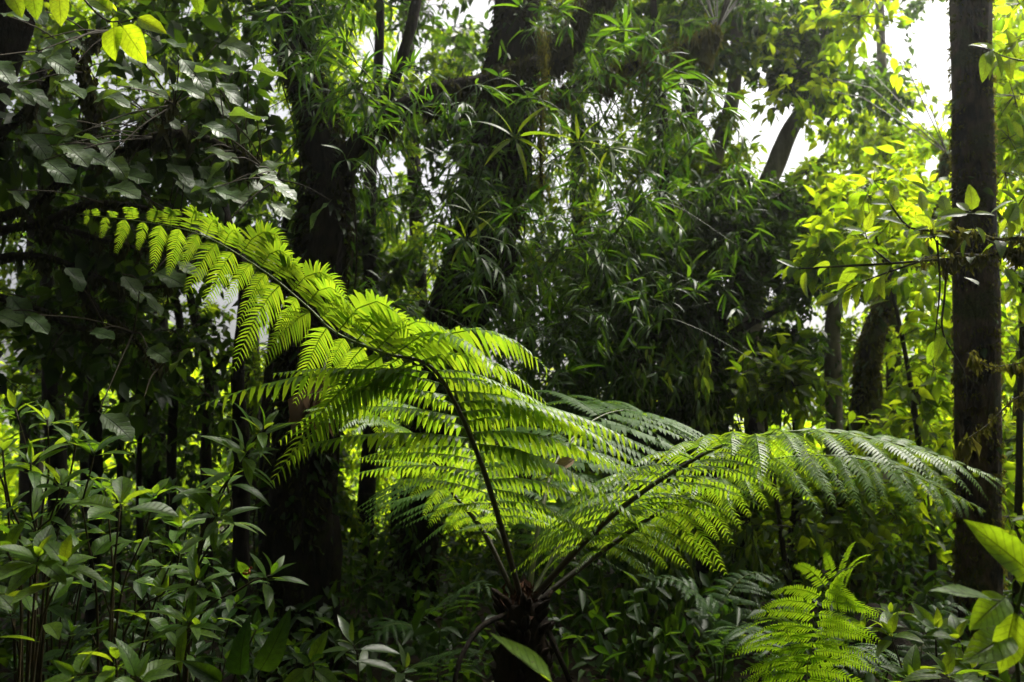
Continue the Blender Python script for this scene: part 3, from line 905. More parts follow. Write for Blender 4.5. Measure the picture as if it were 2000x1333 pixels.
def frond(parent, ctrl, N0, N1, u0, lens, pairs, mat, rmat, rad=.012, fwdl=10, fwdr=10, droop=.35, rise=.12, level=.55, npin=22, plen=.135, ndroop=.45,
          twist=(.35, .75), name='frond', pw=1.0, pace=None, drl=1.0, drr=1.0, lensl=None, ragged=0):
    """stalk with two rows of pinnae; values may be numbers or (u, value) tables along the stalk"""
    P = spline(ctrl, 90)
    T = tangents(P)
    b = MB()
    b.tube(P, (rad, rad * .85, rad * .4, rad * .2, rad * .1), 7, .03, 3)
    org = P[0]
    fr = b.build(name, M[rmat], parent, origin=org)
    fr.data.materials.append(M['rachis_pale' if rmat == 'rachis_pale' else 'rachis_green'])
    for q in fr.data.polygons:
        if q.index > 7 * 89 * .47: q.material_index = 1
    N0, N1 = np.array(N0, float), np.array(N1, float)
    q = np.linspace(0, 1, pairs)
    us = np.interp(q, *pace) if pace else u0 + (1 - u0) * q * .985
    for m, u in enumerate(us):
        gap = (us[min(m + 1, pairs - 1)] - u) * .5
        for side in (-1, 1):
            uu = min(max(u + (gap if side > 0 else 0) + rnd.uniform(-.003, .003), 0), .995)
            i = uu * 89
            k = int(i)
            f = i - k
            base = P[k] * (1 - f) + P[min(k + 1, 89)] * f
            t = T[k]
            w = np.clip((uu - twist[0]) / (twist[1] - twist[0]), 0, 1)
            N = N0 * (1 - w) + N1 * w
            N = nrm(N + rv(.10 + ragged * .5)); N = nrm(N - t * np.dot(N, t))
            Lt = np.cross(N, t)
            ln = prof(lensl if lensl and side < 0 else lens, uu) * rnd.uniform(.88, 1.08) * (1 + ragged * math.sin(uu * 70 + side) + ragged * rnd.uniform(-.8, .6))
            if ln < .012: continue
            a = R(prof(fwdl if side < 0 else fwdr, uu) + rnd.uniform(-4, 4))
            d = Lt * side * math.cos(a) + t * math.sin(a)
            s = np.linspace(0, 1, 9)
            dv = rnd.uniform(.8, 1.2) * (drl if side < 0 else drr)
            ri = prof(rise, uu)
            ax = base + d * ln * s[:, None] + Z * ((ri * s - (ri + prof(droop, uu) * dv) * s ** 2) * ln)[:, None]
            ax = ax + (t * .05 + rv(.03)) * (ln * s ** 2)[:, None]
            pinna(fr, base, ax, N, ln, npin, prof(plen, uu), prof(level, uu), prof(ndroop, uu), mat, pw)
    return fr


def pinna(parent, base, ax, N, ln, npin, plen, level, ndroop, mat, pw=1.0):
    AT = tangents(ax)
    V, F = [], []
    n = max(7, int(npin * min(1, .55 + ln * 1.4)))
    sv = np.linspace(.05, .985, n)
    K = len(ax) - 1
    step = ln / n
    for side in (-1, 1):
        for s in sv:
            i = s * K
            k = min(int(i), K - 1)
            f = i - k
            c = ax[k] * (1 - f) + ax[k + 1] * f
            t = AT[k]
            Np = nrm(N * (1 - level) + Z * level)
            Np = nrm(Np - t * np.dot(Np, t))
            Sd = np.cross(Np, t) * side
            L = plen * ln * min(1, .62 + 2.2 * s) * (1 - s) ** .55 * rnd.uniform(.85, 1.12) + .006
            L = max(L, .006)
            hw = step * .5 * .92 * pw * min(1, .35 + (1 - s) * 2)
            fa = .26 + .25 * s + rnd.uniform(-.06, .06)
            dr = ndroop * rnd.uniform(.75, 1.3)
            if rnd.random() < .025: continue
            if rnd.random() < .05: L *= rnd.uniform(.3, .7); dr *= 2
            b0 = len(V)
            for (q, wq) in ((0, 1.0), (.45, 1.0), (.78, .62), (1.0, 0)):
                p = c + (Sd * math.cos(fa) * q + t * (math.sin(fa) * q + .10 * q * q)) * L - Z * (dr * L * q * q * .75 + dr * L * .25 * q)
                if wq == 0:
                    V.append(p)
                else:
                    V.append(p - t * hw * wq); V.append(p + t * hw * wq)
            for q in (0, 2):
                F += [(b0 + q, b0 + q + 1, b0 + q + 3), (b0 + q, b0 + q + 3, b0 + q + 2)]
            F.append((b0 + 4, b0 + 5, b0 + 6))
    # midrib
    x = nrm(np.cross(AT, Z) + 1e-6)
    b0 = len(V)
    r = max(.0035 * min(1, ln / .4), .0012)
    for k in range(0, K + 1, 2):
        rr = r * (1 - .8 * k / K)
        y = np.cross(AT[k], x[k])
        for q in (0, 2.09, 4.19):
            V.append(ax[k] + (x[k] * math.cos(q) + y * math.sin(q)) * rr + y * 0)
    m = K // 2
    for k in range(m):
        for j in range(3):
            j2 = (j + 1) % 3
            F += [(b0 + k * 3 + j, b0 + k * 3 + j2, b0 + k * 3 + 3 + j2), (b0 + k * 3 + j, b0 + k * 3 + 3 + j2, b0 + k * 3 + 3 + j)]
    w = np.array(base)
    o = tri_mesh('pinna', np.array(V) - w, np.array(F), M[mat])
    o.location = Vector(w)
    adopt(o, parent)
    return o


# ---- the tree fern in the middle
crown = at(1022, 1185, 3.2)
fern = thing('tree_fern', 'bright green tree fern with a short dark trunk and wide spreading fronds', 'tree fern', down_to_ground(crown))
b = MB()
b.tube(spline([down_to_ground(crown) + np.array((.02, .0, 0)), crown * .5 + down_to_ground(crown) * .5, crown + np.array((0, 0, .02))], 40), (.11, .095, .10, .085), 24, .22, 8)
for k in range(110):                                 # stubs of old frond bases
    a, z = rnd.uniform(0, 6.28), rnd.uniform(.15, 1.0)
    g = down_to_ground(crown)
    p = g * (1 - z) + crown * z
    d = np.array((math.cos(a), math.sin(a), .9))
    b.tube(np.array([p + d * .07, p + d * .11, p + d * .13]), (.018, .014, .003), 5, 0, k)
b.build('trunk', M['fern_trunk'], fern)
# rusty scales at the crown
P0 = crown + RNG.normal(0, .03, (260, 3)) + np.array((0, 0, .0))
bulk('scales', P0, RNG.normal(0, .4, (260, 3)) + Z, RNG.normal(0, 1, (260, 3)), RNG.uniform(.02, .06, 260), .002, 'strand', M['scale'], fern)

LA = [(.0, .0), (.08, .0), (.14, .22), (.20, .45), (.25, .60), (.38, .64), (.46, .56), (.52, .40), (.60, .33), (.69, .28), (.8, .21), (.9, .13), (1, .02)]
frond(fern, ats([(1022, 1185, 3.2), (985, 1050, 3.1), (955, 950, 3.0), (930, 880, 2.95), (885, 780, 2.87), (835, 712, 2.82), (750, 690, 2.82), (655, 650, 2.86), (603, 602, 2.9), (518, 532, 2.95),
                 (400, 462, 3.0), (290, 435, 3.05), (150, 418, 3.1)]), (0, .9, .35), (-.1, .95, .3), .14, LA, 36, 'fern', 'rachis', rad=.0125,
      fwdl=[(0, 20), (.28, 24), (.36, 32), (.44, 42), (.5, 26), (.58, 4), (1, 12)], fwdr=[(0, -14), (.28, -18), (.36, -30), (.44, -46), (.52, -26), (.62, -8), (1, 10)], droop=[(0, .13), (.36, .16), (.55, .45), (1, .45)], drl=.75, drr=1.7,
      rise=[(0, .16), (.4, .2), (.6, .35), (1, .2)], level=[(0, .62), (.4, .62), (.6, .3)], npin=28, plen=[(0, .11), (.40, .12), (.52, .27), (1, .30)], ndroop=[(0, .85), (.4, .8), (.6, .35)],
      pace=([0, .5, 1], [.145, .46, .985]), pw=.86,
      lensl=[(0, 0), (.08, 0), (.14, .2), (.2, .42), (.27, .58), (.40, .6), (.46, .54), (.50, .34), (.54, .25), (.62, .22), (.7, .20), (.8, .165), (.9, .11), (1, .02)], ragged=.2)
LB = [(0, 0), (.14, .0), (.18, .24), (.27, .44), (.4, .46), (.6, .36), (.8, .24), (.93, .12), (1, .02)]
frond(fern, ats([(1030, 1180, 3.2), (1150, 1050, 3.1), (1250, 965, 3.0), (1390, 880, 2.9), (1500, 848, 2.85), (1620, 845, 2.8), (1750, 868, 2.78), (1860, 900, 2.78), (1955, 937, 2.8)]),
      (-.45, .7, .55), (.1, -.3, 1), .17, LB, 30, 'fern', 'rachis', rad=.0145, fwdl=[(0, -45), (.3, -42), (.45, -15), (.6, 12), (1, 30)], fwdr=[(0, 42), (.3, 42), (.5, 30), (1, 30)], droop=[(0, .3), (.5, .35), (1, .3)], rise=.16,
      level=[(0, .6), (.5, .6)], npin=25, plen=[(0, .14), (.5, .16), (1, .2)], ndroop=[(0, .6), (.5, .5), (.7, .3)], pw=.86)
frond(fern, ats([(1040, 1182, 3.25), (1200, 1060, 3.35), (1340, 968, 3.4), (1480, 905, 3.4), (1600, 890, 3.35), (1720, 905, 3.25), (1830, 950, 3.15), (1925, 998, 3.05)]),
      (-.4, .6, .6), (.1, -.25, 1), .18, LB, 28, 'fern', 'rachis', rad=.014, fwdl=[(0, -35), (.4, -20), (.6, 10), (1, 30)], fwdr=[(0, 38), (.5, 28), (1, 30)], droop=.38, rise=.10, level=.6, npin=24, plen=.15, ndroop=.6)
LC = [(0, 0), (.12, .0), (.2, .25), (.32, .5), (.55, .6), (.75, .5), (.9, .3), (1, .03)]
frond(fern, ats([(1030, 1180, 3.25), (1056, 1010, 3.4), (1088, 900, 3.6), (1150, 828, 3.85), (1215, 802, 4.1), (1280, 815, 4.35), (1330, 850, 4.5)]),
      (0, -.5, .7), (.1, -.35, 1), .12, LC, 28, 'fern_pale', 'rachis_pale', rad=.0125, fwdl=10, fwdr=10, droop=.22, rise=.10, level=.55, npin=24, plen=.11, ndroop=.4)
frond(fern, ats([(1012, 1180, 3.25), (945, 1040, 3.3), (885, 965, 3.35), (825, 880, 3.4), (760, 825, 3.5), (680, 800, 3.6), (600, 800, 3.7)]),
      (.4, .5, .6), (0, .1, 1), .2, [(0, 0), (.18, 0), (.26, .22), (.45, .36), (.7, .28), (1, .03)], 22, 'fern', 'rachis', rad=.0125, fwdl=[(0, 25), (.6, 10)], fwdr=[(0, -15), (.6, 5)], droop=.3, rise=.12, level=.6, npin=22, plen=.14, ndroop=.6)
frond(fern, ats([(1016, 1178, 3.22), (985, 1065, 3.35), (935, 995, 3.6), (880, 950, 3.9), (820, 935, 4.2), (760, 950, 4.5)]),
      (.1, -.4, .8), (-.1, -.3, 1), .2, [(0, 0), (.18, 0), (.3, .25), (.5, .42), (.75, .34), (1, .03)], 22, 'fern_pale', 'rachis_pale', rad=.010, droop=.25, rise=.1, level=.55, npin=20, plen=.12, ndroop=.4)
frond(fern, ats([(1030, 1180, 3.25), (1085, 1080, 3.5), (1130, 1020, 3.8), (1190, 985, 4.1), (1260, 980, 4.4)]),
      (0, -.5, .7), (.1, -.35, 1), .2, [(0, 0), (.18, .1), (.35, .4), (.6, .42), (.8, .3), (1, .03)], 22, 'fern_pale', 'rachis_pale', rad=.010, droop=.22, rise=.1, level=.55, npin=20, plen=.12, ndroop=.4)
for c in ([(1005, 1195, 3.2), (940, 1225, 3.1), (900, 1285, 3.0), (885, 1345, 2.95)], [(1060, 1200, 3.2), (1080, 1255, 3.15), (1108, 1320, 3.1), (1120, 1360, 3.1)],
          [(1045, 1220, 3.25), (1062, 1270, 3.25), (1082, 1345, 3.25)]):
    b = MB(); b.tube(spline(ats(c), 16), (.013, .011, .009), 7, .06, 2)
    tag(b.build('dead_stalk', M['bark_dark'], fern), 'bare dark stalk of a dead frond hanging down')

# ---- small yellow fern at lower right
g = down_to_ground(at(1575, 1420, 2.9))
yf = thing('small_fern', 'small yellow-green fern frond standing up at lower right', 'fern', g)
LG_ = [(0, 0), (.22, .05), (.35, .20), (.5, .27), (.75, .26), (.9, .18), (1, .06)]
frond(yf, [g] + ats([(1576, 1345, 2.9), (1586, 1270, 2.86), (1595, 1200, 2.82), (1612, 1150, 2.8), (1640, 1118, 2.82), (1668, 1108, 2.88)]), (-.1, .95, .25), (.0, .8, .5), .52,
      [(0, 0), (.5, .12), (.58, .24), (.7, .235), (.85, .22), (.95, .16), (1, .05)], 16, 'fern_yellow', 'rachis', rad=.007, fwdl=[(.5, 0), (1, 20)], fwdr=[(.5, -8), (1, 5)], droop=.3, rise=.12, level=.2, npin=28, plen=.135, ndroop=.2, pw=.85)
frond(yf, [g] + ats([(1560, 1340, 2.95), (1548, 1285, 2.9), (1540, 1240, 2.85), (1525, 1215, 2.8), (1500, 1205, 2.75)]), (-.1, .8, .5), (.0, .3, .9), .5,
      [(0, 0), (.5, .10), (.6, .18), (.8, .20), (.95, .12), (1, .05)], 12, 'fern_yellow', 'rachis', rad=.006, fwdl=15, fwdr=15, droop=.4, rise=.02, level=.4, npin=22, plen=.17, ndroop=.3)


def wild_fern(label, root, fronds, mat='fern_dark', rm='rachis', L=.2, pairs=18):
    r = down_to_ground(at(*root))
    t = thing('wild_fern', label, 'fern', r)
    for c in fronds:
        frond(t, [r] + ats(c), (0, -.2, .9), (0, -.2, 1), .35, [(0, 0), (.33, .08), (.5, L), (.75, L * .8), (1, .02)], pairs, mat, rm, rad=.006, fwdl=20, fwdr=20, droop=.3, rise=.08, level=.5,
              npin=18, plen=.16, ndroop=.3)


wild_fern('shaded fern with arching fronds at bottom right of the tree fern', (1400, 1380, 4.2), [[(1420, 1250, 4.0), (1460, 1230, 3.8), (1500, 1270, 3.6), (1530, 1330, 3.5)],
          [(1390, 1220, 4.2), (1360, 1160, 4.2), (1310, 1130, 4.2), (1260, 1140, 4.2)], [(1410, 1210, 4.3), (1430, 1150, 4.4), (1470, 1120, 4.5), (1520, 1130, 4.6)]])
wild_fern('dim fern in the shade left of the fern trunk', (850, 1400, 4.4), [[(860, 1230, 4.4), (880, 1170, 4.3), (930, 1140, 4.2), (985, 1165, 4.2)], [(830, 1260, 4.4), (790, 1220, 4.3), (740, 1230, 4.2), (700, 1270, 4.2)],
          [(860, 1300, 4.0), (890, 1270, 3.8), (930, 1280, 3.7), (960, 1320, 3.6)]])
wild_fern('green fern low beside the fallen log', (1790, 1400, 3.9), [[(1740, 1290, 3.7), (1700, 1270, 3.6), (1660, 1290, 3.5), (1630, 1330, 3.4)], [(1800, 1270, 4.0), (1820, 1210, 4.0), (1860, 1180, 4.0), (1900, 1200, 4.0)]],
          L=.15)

# ================================================================== LEAFY PLANTS WITH SEPARATE LEAVES
def stem_tube(parent, P, r0, r1, mat='stem', name='stem', n=18):
    b = MB(); b.tube(spline(P, n) if len(P) > 1 else P, (r0, r1), 6, .06, rnd.randrange(999))
    return b.build(name, M[mat], parent)


def rosette(parent, p, d, n, L, kind, ratio, mat, spread=(15, 75), droop=.3, fold=.15, teeth=0, jit=.15, variants=4, seg=7, wavy=0):
    d = nrm(d)
    x = nrm(np.cross(d, np.array((.3, .9, .1)))); y = np.cross(d, x)
    a0 = rnd.uniform(0, 6.28)
    for k in range(n):
        a = a0 + k * 2.4
        f = k / max(1, n - 1)
        e = R(spread[0] + (spread[1] - spread[0]) * f + rnd.uniform(-10, 10))
        ra = x * math.cos(a) + y * math.sin(a)
        ax = d * math.cos(e) + ra * math.sin(e) + rv(jit)
        nn = d * math.sin(e) - ra * math.cos(e) + Z * .5 + rv(jit)
        ln = L * (.55 + .5 * f) * rnd.uniform(.8, 1.15)
        me = leaf_mesh(kind, ratio, mat, rnd.randrange(variants), seg, droop, fold, wavy, teeth)
        put_leaf(parent, me, np.asarray(p) - d * .03 * L * k, ax, nn, ln)


def leafy(parent, P, n, L, kind, ratio, mat, start=.2, droop=.3, fold=.15, teeth=0, out=.9, hang=.1, seg=7, wavy=0, opp=False):
    S_ = spline(P, 40); T_ = tangents(S_)
    for k in range(n):
        u = start + (1 - start) * (k + rnd.uniform(.2, .8)) / n
        i = int(u * 39)
        t = T_[i]
        x = nrm(np.cross(t, np.array((.2, .3, .93)))); y = np.cross(t, x)
        a = k * 2.4 + rnd.uniform(-.4, .4) if not opp else (k % 2) * math.pi + rnd.uniform(-.5, .5)
        ra = x * math.cos(a) + y * math.sin(a)
        ax = ra * out + t * .6 - Z * hang + rv(.15)
        nn = Z + t * .2 + rv(.25)
        me = leaf_mesh(kind, ratio, mat, rnd.randrange(4), seg, droop, fold, wavy, teeth)
        put_leaf(parent, me, S_[i], ax, nn, L * rnd.uniform(.7, 1.2))


# ---- left shrubs
def shrub(label, root, stems, L, kind, ratio, mat, nros=9, nleaf=10, cat='shrub', group=None, name='shrub', teeth=0, smat='stem', r0=.008, droop=.3, wavy=0, spread=(15, 80), hang=.1):
    r = down_to_ground(at(*root))
    t = thing(name, label, cat, r, group)
    for c in stems:
        P = [r] + ats(c)
        stem_tube(t, P, r0, r0 * .35, smat)
        T_ = tangents(spline(P, 20))[-1]
        rosette(t, P[-1], T_ * .6 + Z * .6, nros, L, kind, ratio, mat, spread=spread, droop=droop, teeth=teeth, wavy=wavy)
        if nleaf:
            leafy(t, P[-3:] if len(P) > 3 else P, nleaf, L * 1.05, kind, ratio, mat, droop=droop, teeth=teeth, start=.1, wavy=wavy, hang=hang)
    return t


shrub('upper left shrub with sprigs of narrow yellow-green leaves', (60, 1500, 2.9),
      [[(70, 1100, 2.8), (60, 920, 2.75), (30, 800, 2.7)], [(75, 1080, 2.8), (95, 930, 2.7), (92, 820, 2.65)], [(90, 1100, 2.8), (130, 960, 2.7), (150, 858, 2.6)],
       [(100, 1100, 2.8), (160, 980, 2.7), (185, 880, 2.6)], [(40, 1080, 2.7), (15, 980, 2.6), (5, 880, 2.55)], [(70, 1120, 2.7), (60, 1000, 2.6), (60, 905, 2.5)],
       [(60, 1120, 2.8), (100, 1010, 2.7), (120, 945, 2.6)], [(20, 1050, 3.0), (-10, 900, 2.9), (-20, 800, 2.9)]],
      .108, 'lance', .30, 'shrub', 8, 6)
sh = shrub('tall shrub with narrow drooping leaves right of the left thicket', (345, 1500, 2.9),
      [[(350, 1300, 2.8), (385, 1100, 2.75), (440, 950, 2.7), (480, 880, 2.65), (515, 838, 2.6)], [(380, 1130, 2.75), (420, 980, 2.7), (470, 905, 2.65), (480, 882, 2.6)],
       [(375, 1150, 2.75), (410, 1030, 2.7), (425, 1005, 2.6)], [(375, 1160, 2.8), (450, 1020, 2.75), (440, 935, 2.7)],
       [(370, 1250, 2.8), (380, 1150, 2.7), (385, 1135, 2.65)], [(370, 1260, 2.8), (470, 1150, 2.75), (530, 1125, 2.7)], [(360, 1300, 2.8), (370, 1230, 2.7), (365, 1215, 2.65)]],
      .122, 'lance', .26, 'shrub', 9, 7, r0=.009)
for k in range(14):
    b = MB(); p = at(482 + rnd.uniform(-12, 12), 1112 + rnd.uniform(-10, 10), 2.7 + rnd.uniform(-.02, .02))
    a = np.linspace(0, math.pi, 5)
    b.tube(np.array([p + Z * .005 * math.cos(q) for q in a]) , [max(.0005, .005 * math.sin(q)) for q in a], 6)
    b.build('berry', M['berry'], sh)
shrub('tall single stem topped with pale ribbed leaves in the left thicket', (205, 1500, 2.6), [[(212, 1280, 2.5), (222, 1120, 2.5), (235, 985, 2.5)]], .145, 'obovate', .5, 'magnolia', 7, 0, spread=(25, 85), r0=.008)
shrub('broad ribbed leaf shrub behind the single stem at left', (200, 1500, 3.2), [[(190, 1200, 3.1), (170, 1050, 3.0), (160, 985, 2.9)], [(230, 1200, 3.1), (280, 1050, 3.0), (300, 968, 2.95)],
      [(220, 1200, 3.1), (215, 1050, 3.1), (205, 955, 3.05)], [(280, 1250, 3.1), (350, 1060, 3.0), (350, 1030, 2.95)], [(240, 1250, 3.1), (330, 1150, 3.0), (350, 1080, 2.9)]],
      .115, 'ovate', .5, 'shrub', 6, 6, wavy=.1)
shrub('low sprig with corrugated green leaves at bottom left', (225, 1500, 2.3), [[(226, 1340, 2.2), (228, 1290, 2.2)], [(250, 1380, 2.2), (270, 1330, 2.15)], [(200, 1370, 2.2), (150, 1320, 2.15)]], .13, 'ovate', .40, 'magnolia', 7, 0, spread=(35, 90))
shrub('yellow-tipped leafy shrub at the left edge of the photo', (30, 1500, 2.5), [[(40, 1250, 2.5), (30, 1120, 2.5), (15, 1080, 2.45)], [(60, 1250, 2.5), (70, 1120, 2.5), (75, 1090, 2.4)],
      [(70, 1280, 2.5), (110, 1150, 2.45), (125, 1100, 2.4)]], .13, 'ovate', .46, 'magnolia', 6, 5)
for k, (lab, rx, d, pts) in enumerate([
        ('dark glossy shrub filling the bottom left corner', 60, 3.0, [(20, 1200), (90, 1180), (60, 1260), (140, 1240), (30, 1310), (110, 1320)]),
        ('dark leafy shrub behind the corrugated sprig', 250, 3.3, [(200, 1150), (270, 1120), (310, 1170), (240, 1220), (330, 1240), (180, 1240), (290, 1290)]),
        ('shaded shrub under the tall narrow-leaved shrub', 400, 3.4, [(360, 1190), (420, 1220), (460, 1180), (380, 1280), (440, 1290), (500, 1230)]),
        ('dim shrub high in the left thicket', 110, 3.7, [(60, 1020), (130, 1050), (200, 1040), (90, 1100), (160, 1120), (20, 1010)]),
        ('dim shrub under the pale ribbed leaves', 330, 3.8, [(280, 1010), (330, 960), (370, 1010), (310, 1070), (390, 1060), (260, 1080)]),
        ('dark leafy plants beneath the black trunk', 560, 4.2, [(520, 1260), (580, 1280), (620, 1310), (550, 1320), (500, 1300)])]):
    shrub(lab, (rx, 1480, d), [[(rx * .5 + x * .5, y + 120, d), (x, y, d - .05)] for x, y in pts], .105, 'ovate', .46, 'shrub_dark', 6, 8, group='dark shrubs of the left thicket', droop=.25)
# arrow-shaped and strap leaves at the bottom
r = down_to_ground(at(480, 1450, 2.5))
t = thing('herb', 'herb with upright pointed leaves at the bottom left of the black trunk', 'herb', r)
for (c, nn) in (([(470, 1330, 2.5), (466, 1250, 2.45)], (0, -.9, .4)), ([(500, 1320, 2.5), (552, 1245, 2.45)], (.5, -.7, .4)), ([(440, 1340, 2.5), (380, 1300, 2.45)], (-.3, -.7, .6))):
    P = ats(c)
    stem_tube(t, [r, P[0]], .006, .004, 'stem_green')
    put_leaf(t, leaf_mesh('ovate', .42, 'shrub_dark', 1, 9, .5, .35, .1), P[0], P[1] - P[0], nn, np.linalg.norm(P[1] - P[0]) * 1.05)
shrub('herb with long drooping pointed leaves below the left frond', (700, 1480, 2.8), [[(700, 1330, 2.8), (690, 1260, 2.75)], [(740, 1380, 2.8), (790, 1310, 2.75)]], .14, 'lance', .28, 'hang', 7, 3, cat='herb', name='herb', spread=(20, 95))
shrub('small ribbed green herb right of the upright pointed leaves', (610, 1480, 2.5), [[(612, 1340, 2.5), (605, 1300, 2.45)]], .11, 'ovate', .42, 'shrub', 6, 0, cat='herb', name='herb')
# big leaf rising at bottom centre
r = down_to_ground(at(1100, 1600, 1.8))
t = thing('herb', 'single bright leaf pointing up from the bottom edge below the fern', 'herb', r)
P = ats([(1095, 1345, 1.75), (962, 1272, 1.7)])
stem_tube(t, [r, P[0]], .006, .004, 'stem_green')
put_leaf(t, leaf_mesh('acuminate', .30, 'bigleaf', 2, 9, -.10, .3), P[0], P[1] - P[0] + np.array((0, 0, .02)), (.25, -.35, .9), np.linalg.norm(P[1] - P[0]) * 1.02)
# big yellow-green leaves at lower right
r = down_to_ground(at(1985, 1500, 1.9))
t = thing('big_leaf_plant', 'plant with big translucent yellow-green leaves at lower right edge', 'plant', r)
stem_tube(t, [r] + ats([(1990, 1340, 1.85), (1975, 1250, 1.8), (1990, 1170, 1.8), (2020, 1100, 1.8), (2030, 1000, 1.85)]), .008, .004, 'stem_green')
BL = [((2035, 1140, 1.8), (1900, 1016, 1.75), (-.35, -.85, .4), .42), ((1952, 1175, 1.75), (1805, 1138, 1.7), (0, -.45, .9), .30), ((1975, 1160, 1.8), (1885, 1225, 1.75), (-.2, -.8, .5), .55),
      ((1985, 1180, 1.8), (1950, 1330, 1.75), (.1, -.9, .4), .55), ((2000, 1170, 1.85), (2060, 1250, 1.8), (.3, -.8, .5), .5), ((1985, 1230, 1.8), (1880, 1300, 1.72), (-.2, -.8, .6), .5),
      ((2020, 1040, 1.85), (2060, 960, 1.8), (0, -.8, .5), .42)]
for k, (p, q, nn, w) in enumerate(BL):
    p, q = at(*p), at(*q)
    put_leaf(t, leaf_mesh('ovate', w, 'bigleaf', k % 4, 9, .18, .14, .08), p, q - p, nn, np.linalg.norm(q - p) * .8)
shrub('low leafy herbs at the foot of the big right trunk', (1850, 1480, 3.4), [[(1760, 1300, 3.4), (1740, 1240, 3.3)], [(1830, 1290, 3.4), (1830, 1230, 3.3)], [(1880, 1290, 3.3), (1870, 1250, 3.2)], [(1930, 1290, 3.3), (1900, 1310, 3.1)],
      [(1800, 1330, 3.2), (1780, 1330, 3.0)], [(1860, 1350, 3.1), (1850, 1320, 2.9)]], .13, 'ovate', .45, 'magnolia', 7, 6, cat='herb', name='herb')
shrub('yellow-green herbs left of the fallen log', (1690, 1480, 4.2), [[(1650, 1300, 4.3), (1640, 1260, 4.3)], [(1700, 1290, 4.3), (1690, 1230, 4.3)], [(1740, 1290, 4.3), (1740, 1200, 4.3)], [(1500, 1300, 4.3), (1480, 1250, 4.3)]],
      .13, 'ovate', .42, 'bigleaf', 7, 6, cat='herb', name='herb')

# ---- broad-leaved tree reaching in from the left
T0 = ats([(-90, 1400, 4.6), (-95, 900, 4.6), (-80, 500, 4.6), (-40, 250, 4.6), (30, 40, 4.6), (60, -250, 4.7)])
T0[0] = down_to_ground(T0[0])
bt = thing('broad_leaved_tree', 'tree at the left edge with large greyish scalloped leaves and mossy limbs', 'tree', T0[0])
trunk_tube(bt, T0, (.16, .14, .13, .11, .09, .07), M['bark_dark'], 14, .15, 31)
LIMB = [[(-80, 450, 4.6), (60, 400, 4.5), (170, 310, 4.4), (250, 290, 4.3), (290, 240, 4.2), (340, 205, 4.1)], [(250, 290, 4.3), (320, 265, 4.2), (380, 265, 4.2), (470, 300, 4.1), (540, 350, 4.0)],
        [(-80, 470, 4.6), (80, 440, 4.5), (200, 470, 4.4), (330, 500, 4.4), (420, 530, 4.4)], [(-80, 520, 4.6), (60, 500, 4.5), (140, 520, 4.4), (240, 560, 4.4), (330, 560, 4.4)],
        [(-70, 300, 4.6), (40, 230, 4.5), (110, 140, 4.3), (170, 80, 4.2), (230, 60, 4.1)], [(140, 520, 4.4), (180, 600, 4.4), (240, 640, 4.3), (310, 720, 4.3)],
        [(-80, 560, 4.6), (60, 600, 4.4), (150, 640, 4.3), (260, 650, 4.2)], [(170, 310, 4.4), (180, 200, 4.3), (150, 110, 4.2)], [(80, 440, 4.5), (180, 400, 4.4), (300, 410, 4.3), (400, 440, 4.2)]]
limbs3 = []
for k, c in enumerate(LIMB):
    P = ats(c); limbs3.append(P)
    b = MB(); b.tube(spline(P, 24), (.035, .024, .014, .007), 7, .2, 60 + k); b.build('limb', M['bark_dark'], bt)
hanging_moss('moss', bt, limbs3, 700, .03, .13, M['moss_dark'], spread=.02)
BLV = [(70, 115), (110, 95), (145, 75), (165, 90), (210, 185), (258, 165), (230, 130), (300, 125), (365, 170), (395, 190), (430, 205), (465, 225), (500, 250), (285, 215), (395, 262), (430, 255), (490, 262),
       (75, 278), (125, 255), (120, 235), (175, 270), (125, 290), (150, 300), (180, 305), (95, 315), (230, 322), (265, 345), (330, 305), (355, 340), (375, 365), (435, 375), (435, 300), (490, 350), (490, 375),
       (545, 365), (550, 410), (615, 420), (390, 440), (370, 490), (370, 525), (40, 600), (50, 705), (15, 620), (75, 630), (30, 30), (75, 25), (10, 130), (300, 180), (250, 90), (330, 230), (520, 330), (230, 235),
       (420, 330), (310, 690), (350, 700), (200, 650), (260, 560), (150, 540), (330, 540), (300, 590), (230, 830), (250, 800)]
for _ in range(36):
    BLV.append((rnd.uniform(0, 540), rnd.uniform(60, 400)))
LP = np.vstack([spline(p, 40) for p in limbs3])
TWG = MB()
for k, (x, y) in enumerate(BLV):
    d = 3.85 + rnd.uniform(-.35, .45)
    c = at(x, y, d)
    L = .175 * rnd.uniform(.75, 1.15)
    ang = rnd.uniform(-.5, .35)
    ax = np.array((math.cos(ang) * (1 if rnd.random() < .75 else -1), rnd.uniform(-.5, .1), math.sin(ang) - .35))
    nn = np.array((rnd.uniform(-.2, .35), rnd.uniform(-.75, -.1), .75))
    a = nrm(ax)
    base = c - a * L * .5
    put_leaf(bt, leaf_mesh('round', rnd.choice((.58, .68)), 'broad', k % 4, 9, .22, .12, .14, .09), base - a * .14 * L, ax, nn, L)
    q = LP[np.argmin(np.sum((LP - base) ** 2, 1))]
    TWG.tube(spline([q, (q + base) / 2 + np.array((0, 0, .03)), base - a * .1 * L], 8), (.005, .0025), 5)
TWG.build('twigs', M['stem'], bt)['kind'] = 'stuff'
P, A, N, TW = clump_leaves(ell(180, 250, 330, 260, 4.6, 5.6, 26, .45, 38) + box3(-4.6, -1.0, 4.4, 7.0, 5.2, 6.8, 24, .7, 90) + ell(120, 660, 220, 130, 4.8, 5.6, 12, .4, 40), .4)
bulk('crown', P, A, N, .15 * RNG.uniform(.7, 1.2, len(P)), .045, 'oval', M['dark'], bt)
twig_mesh('fine_twigs', TW, .004, M['stem'], bt)

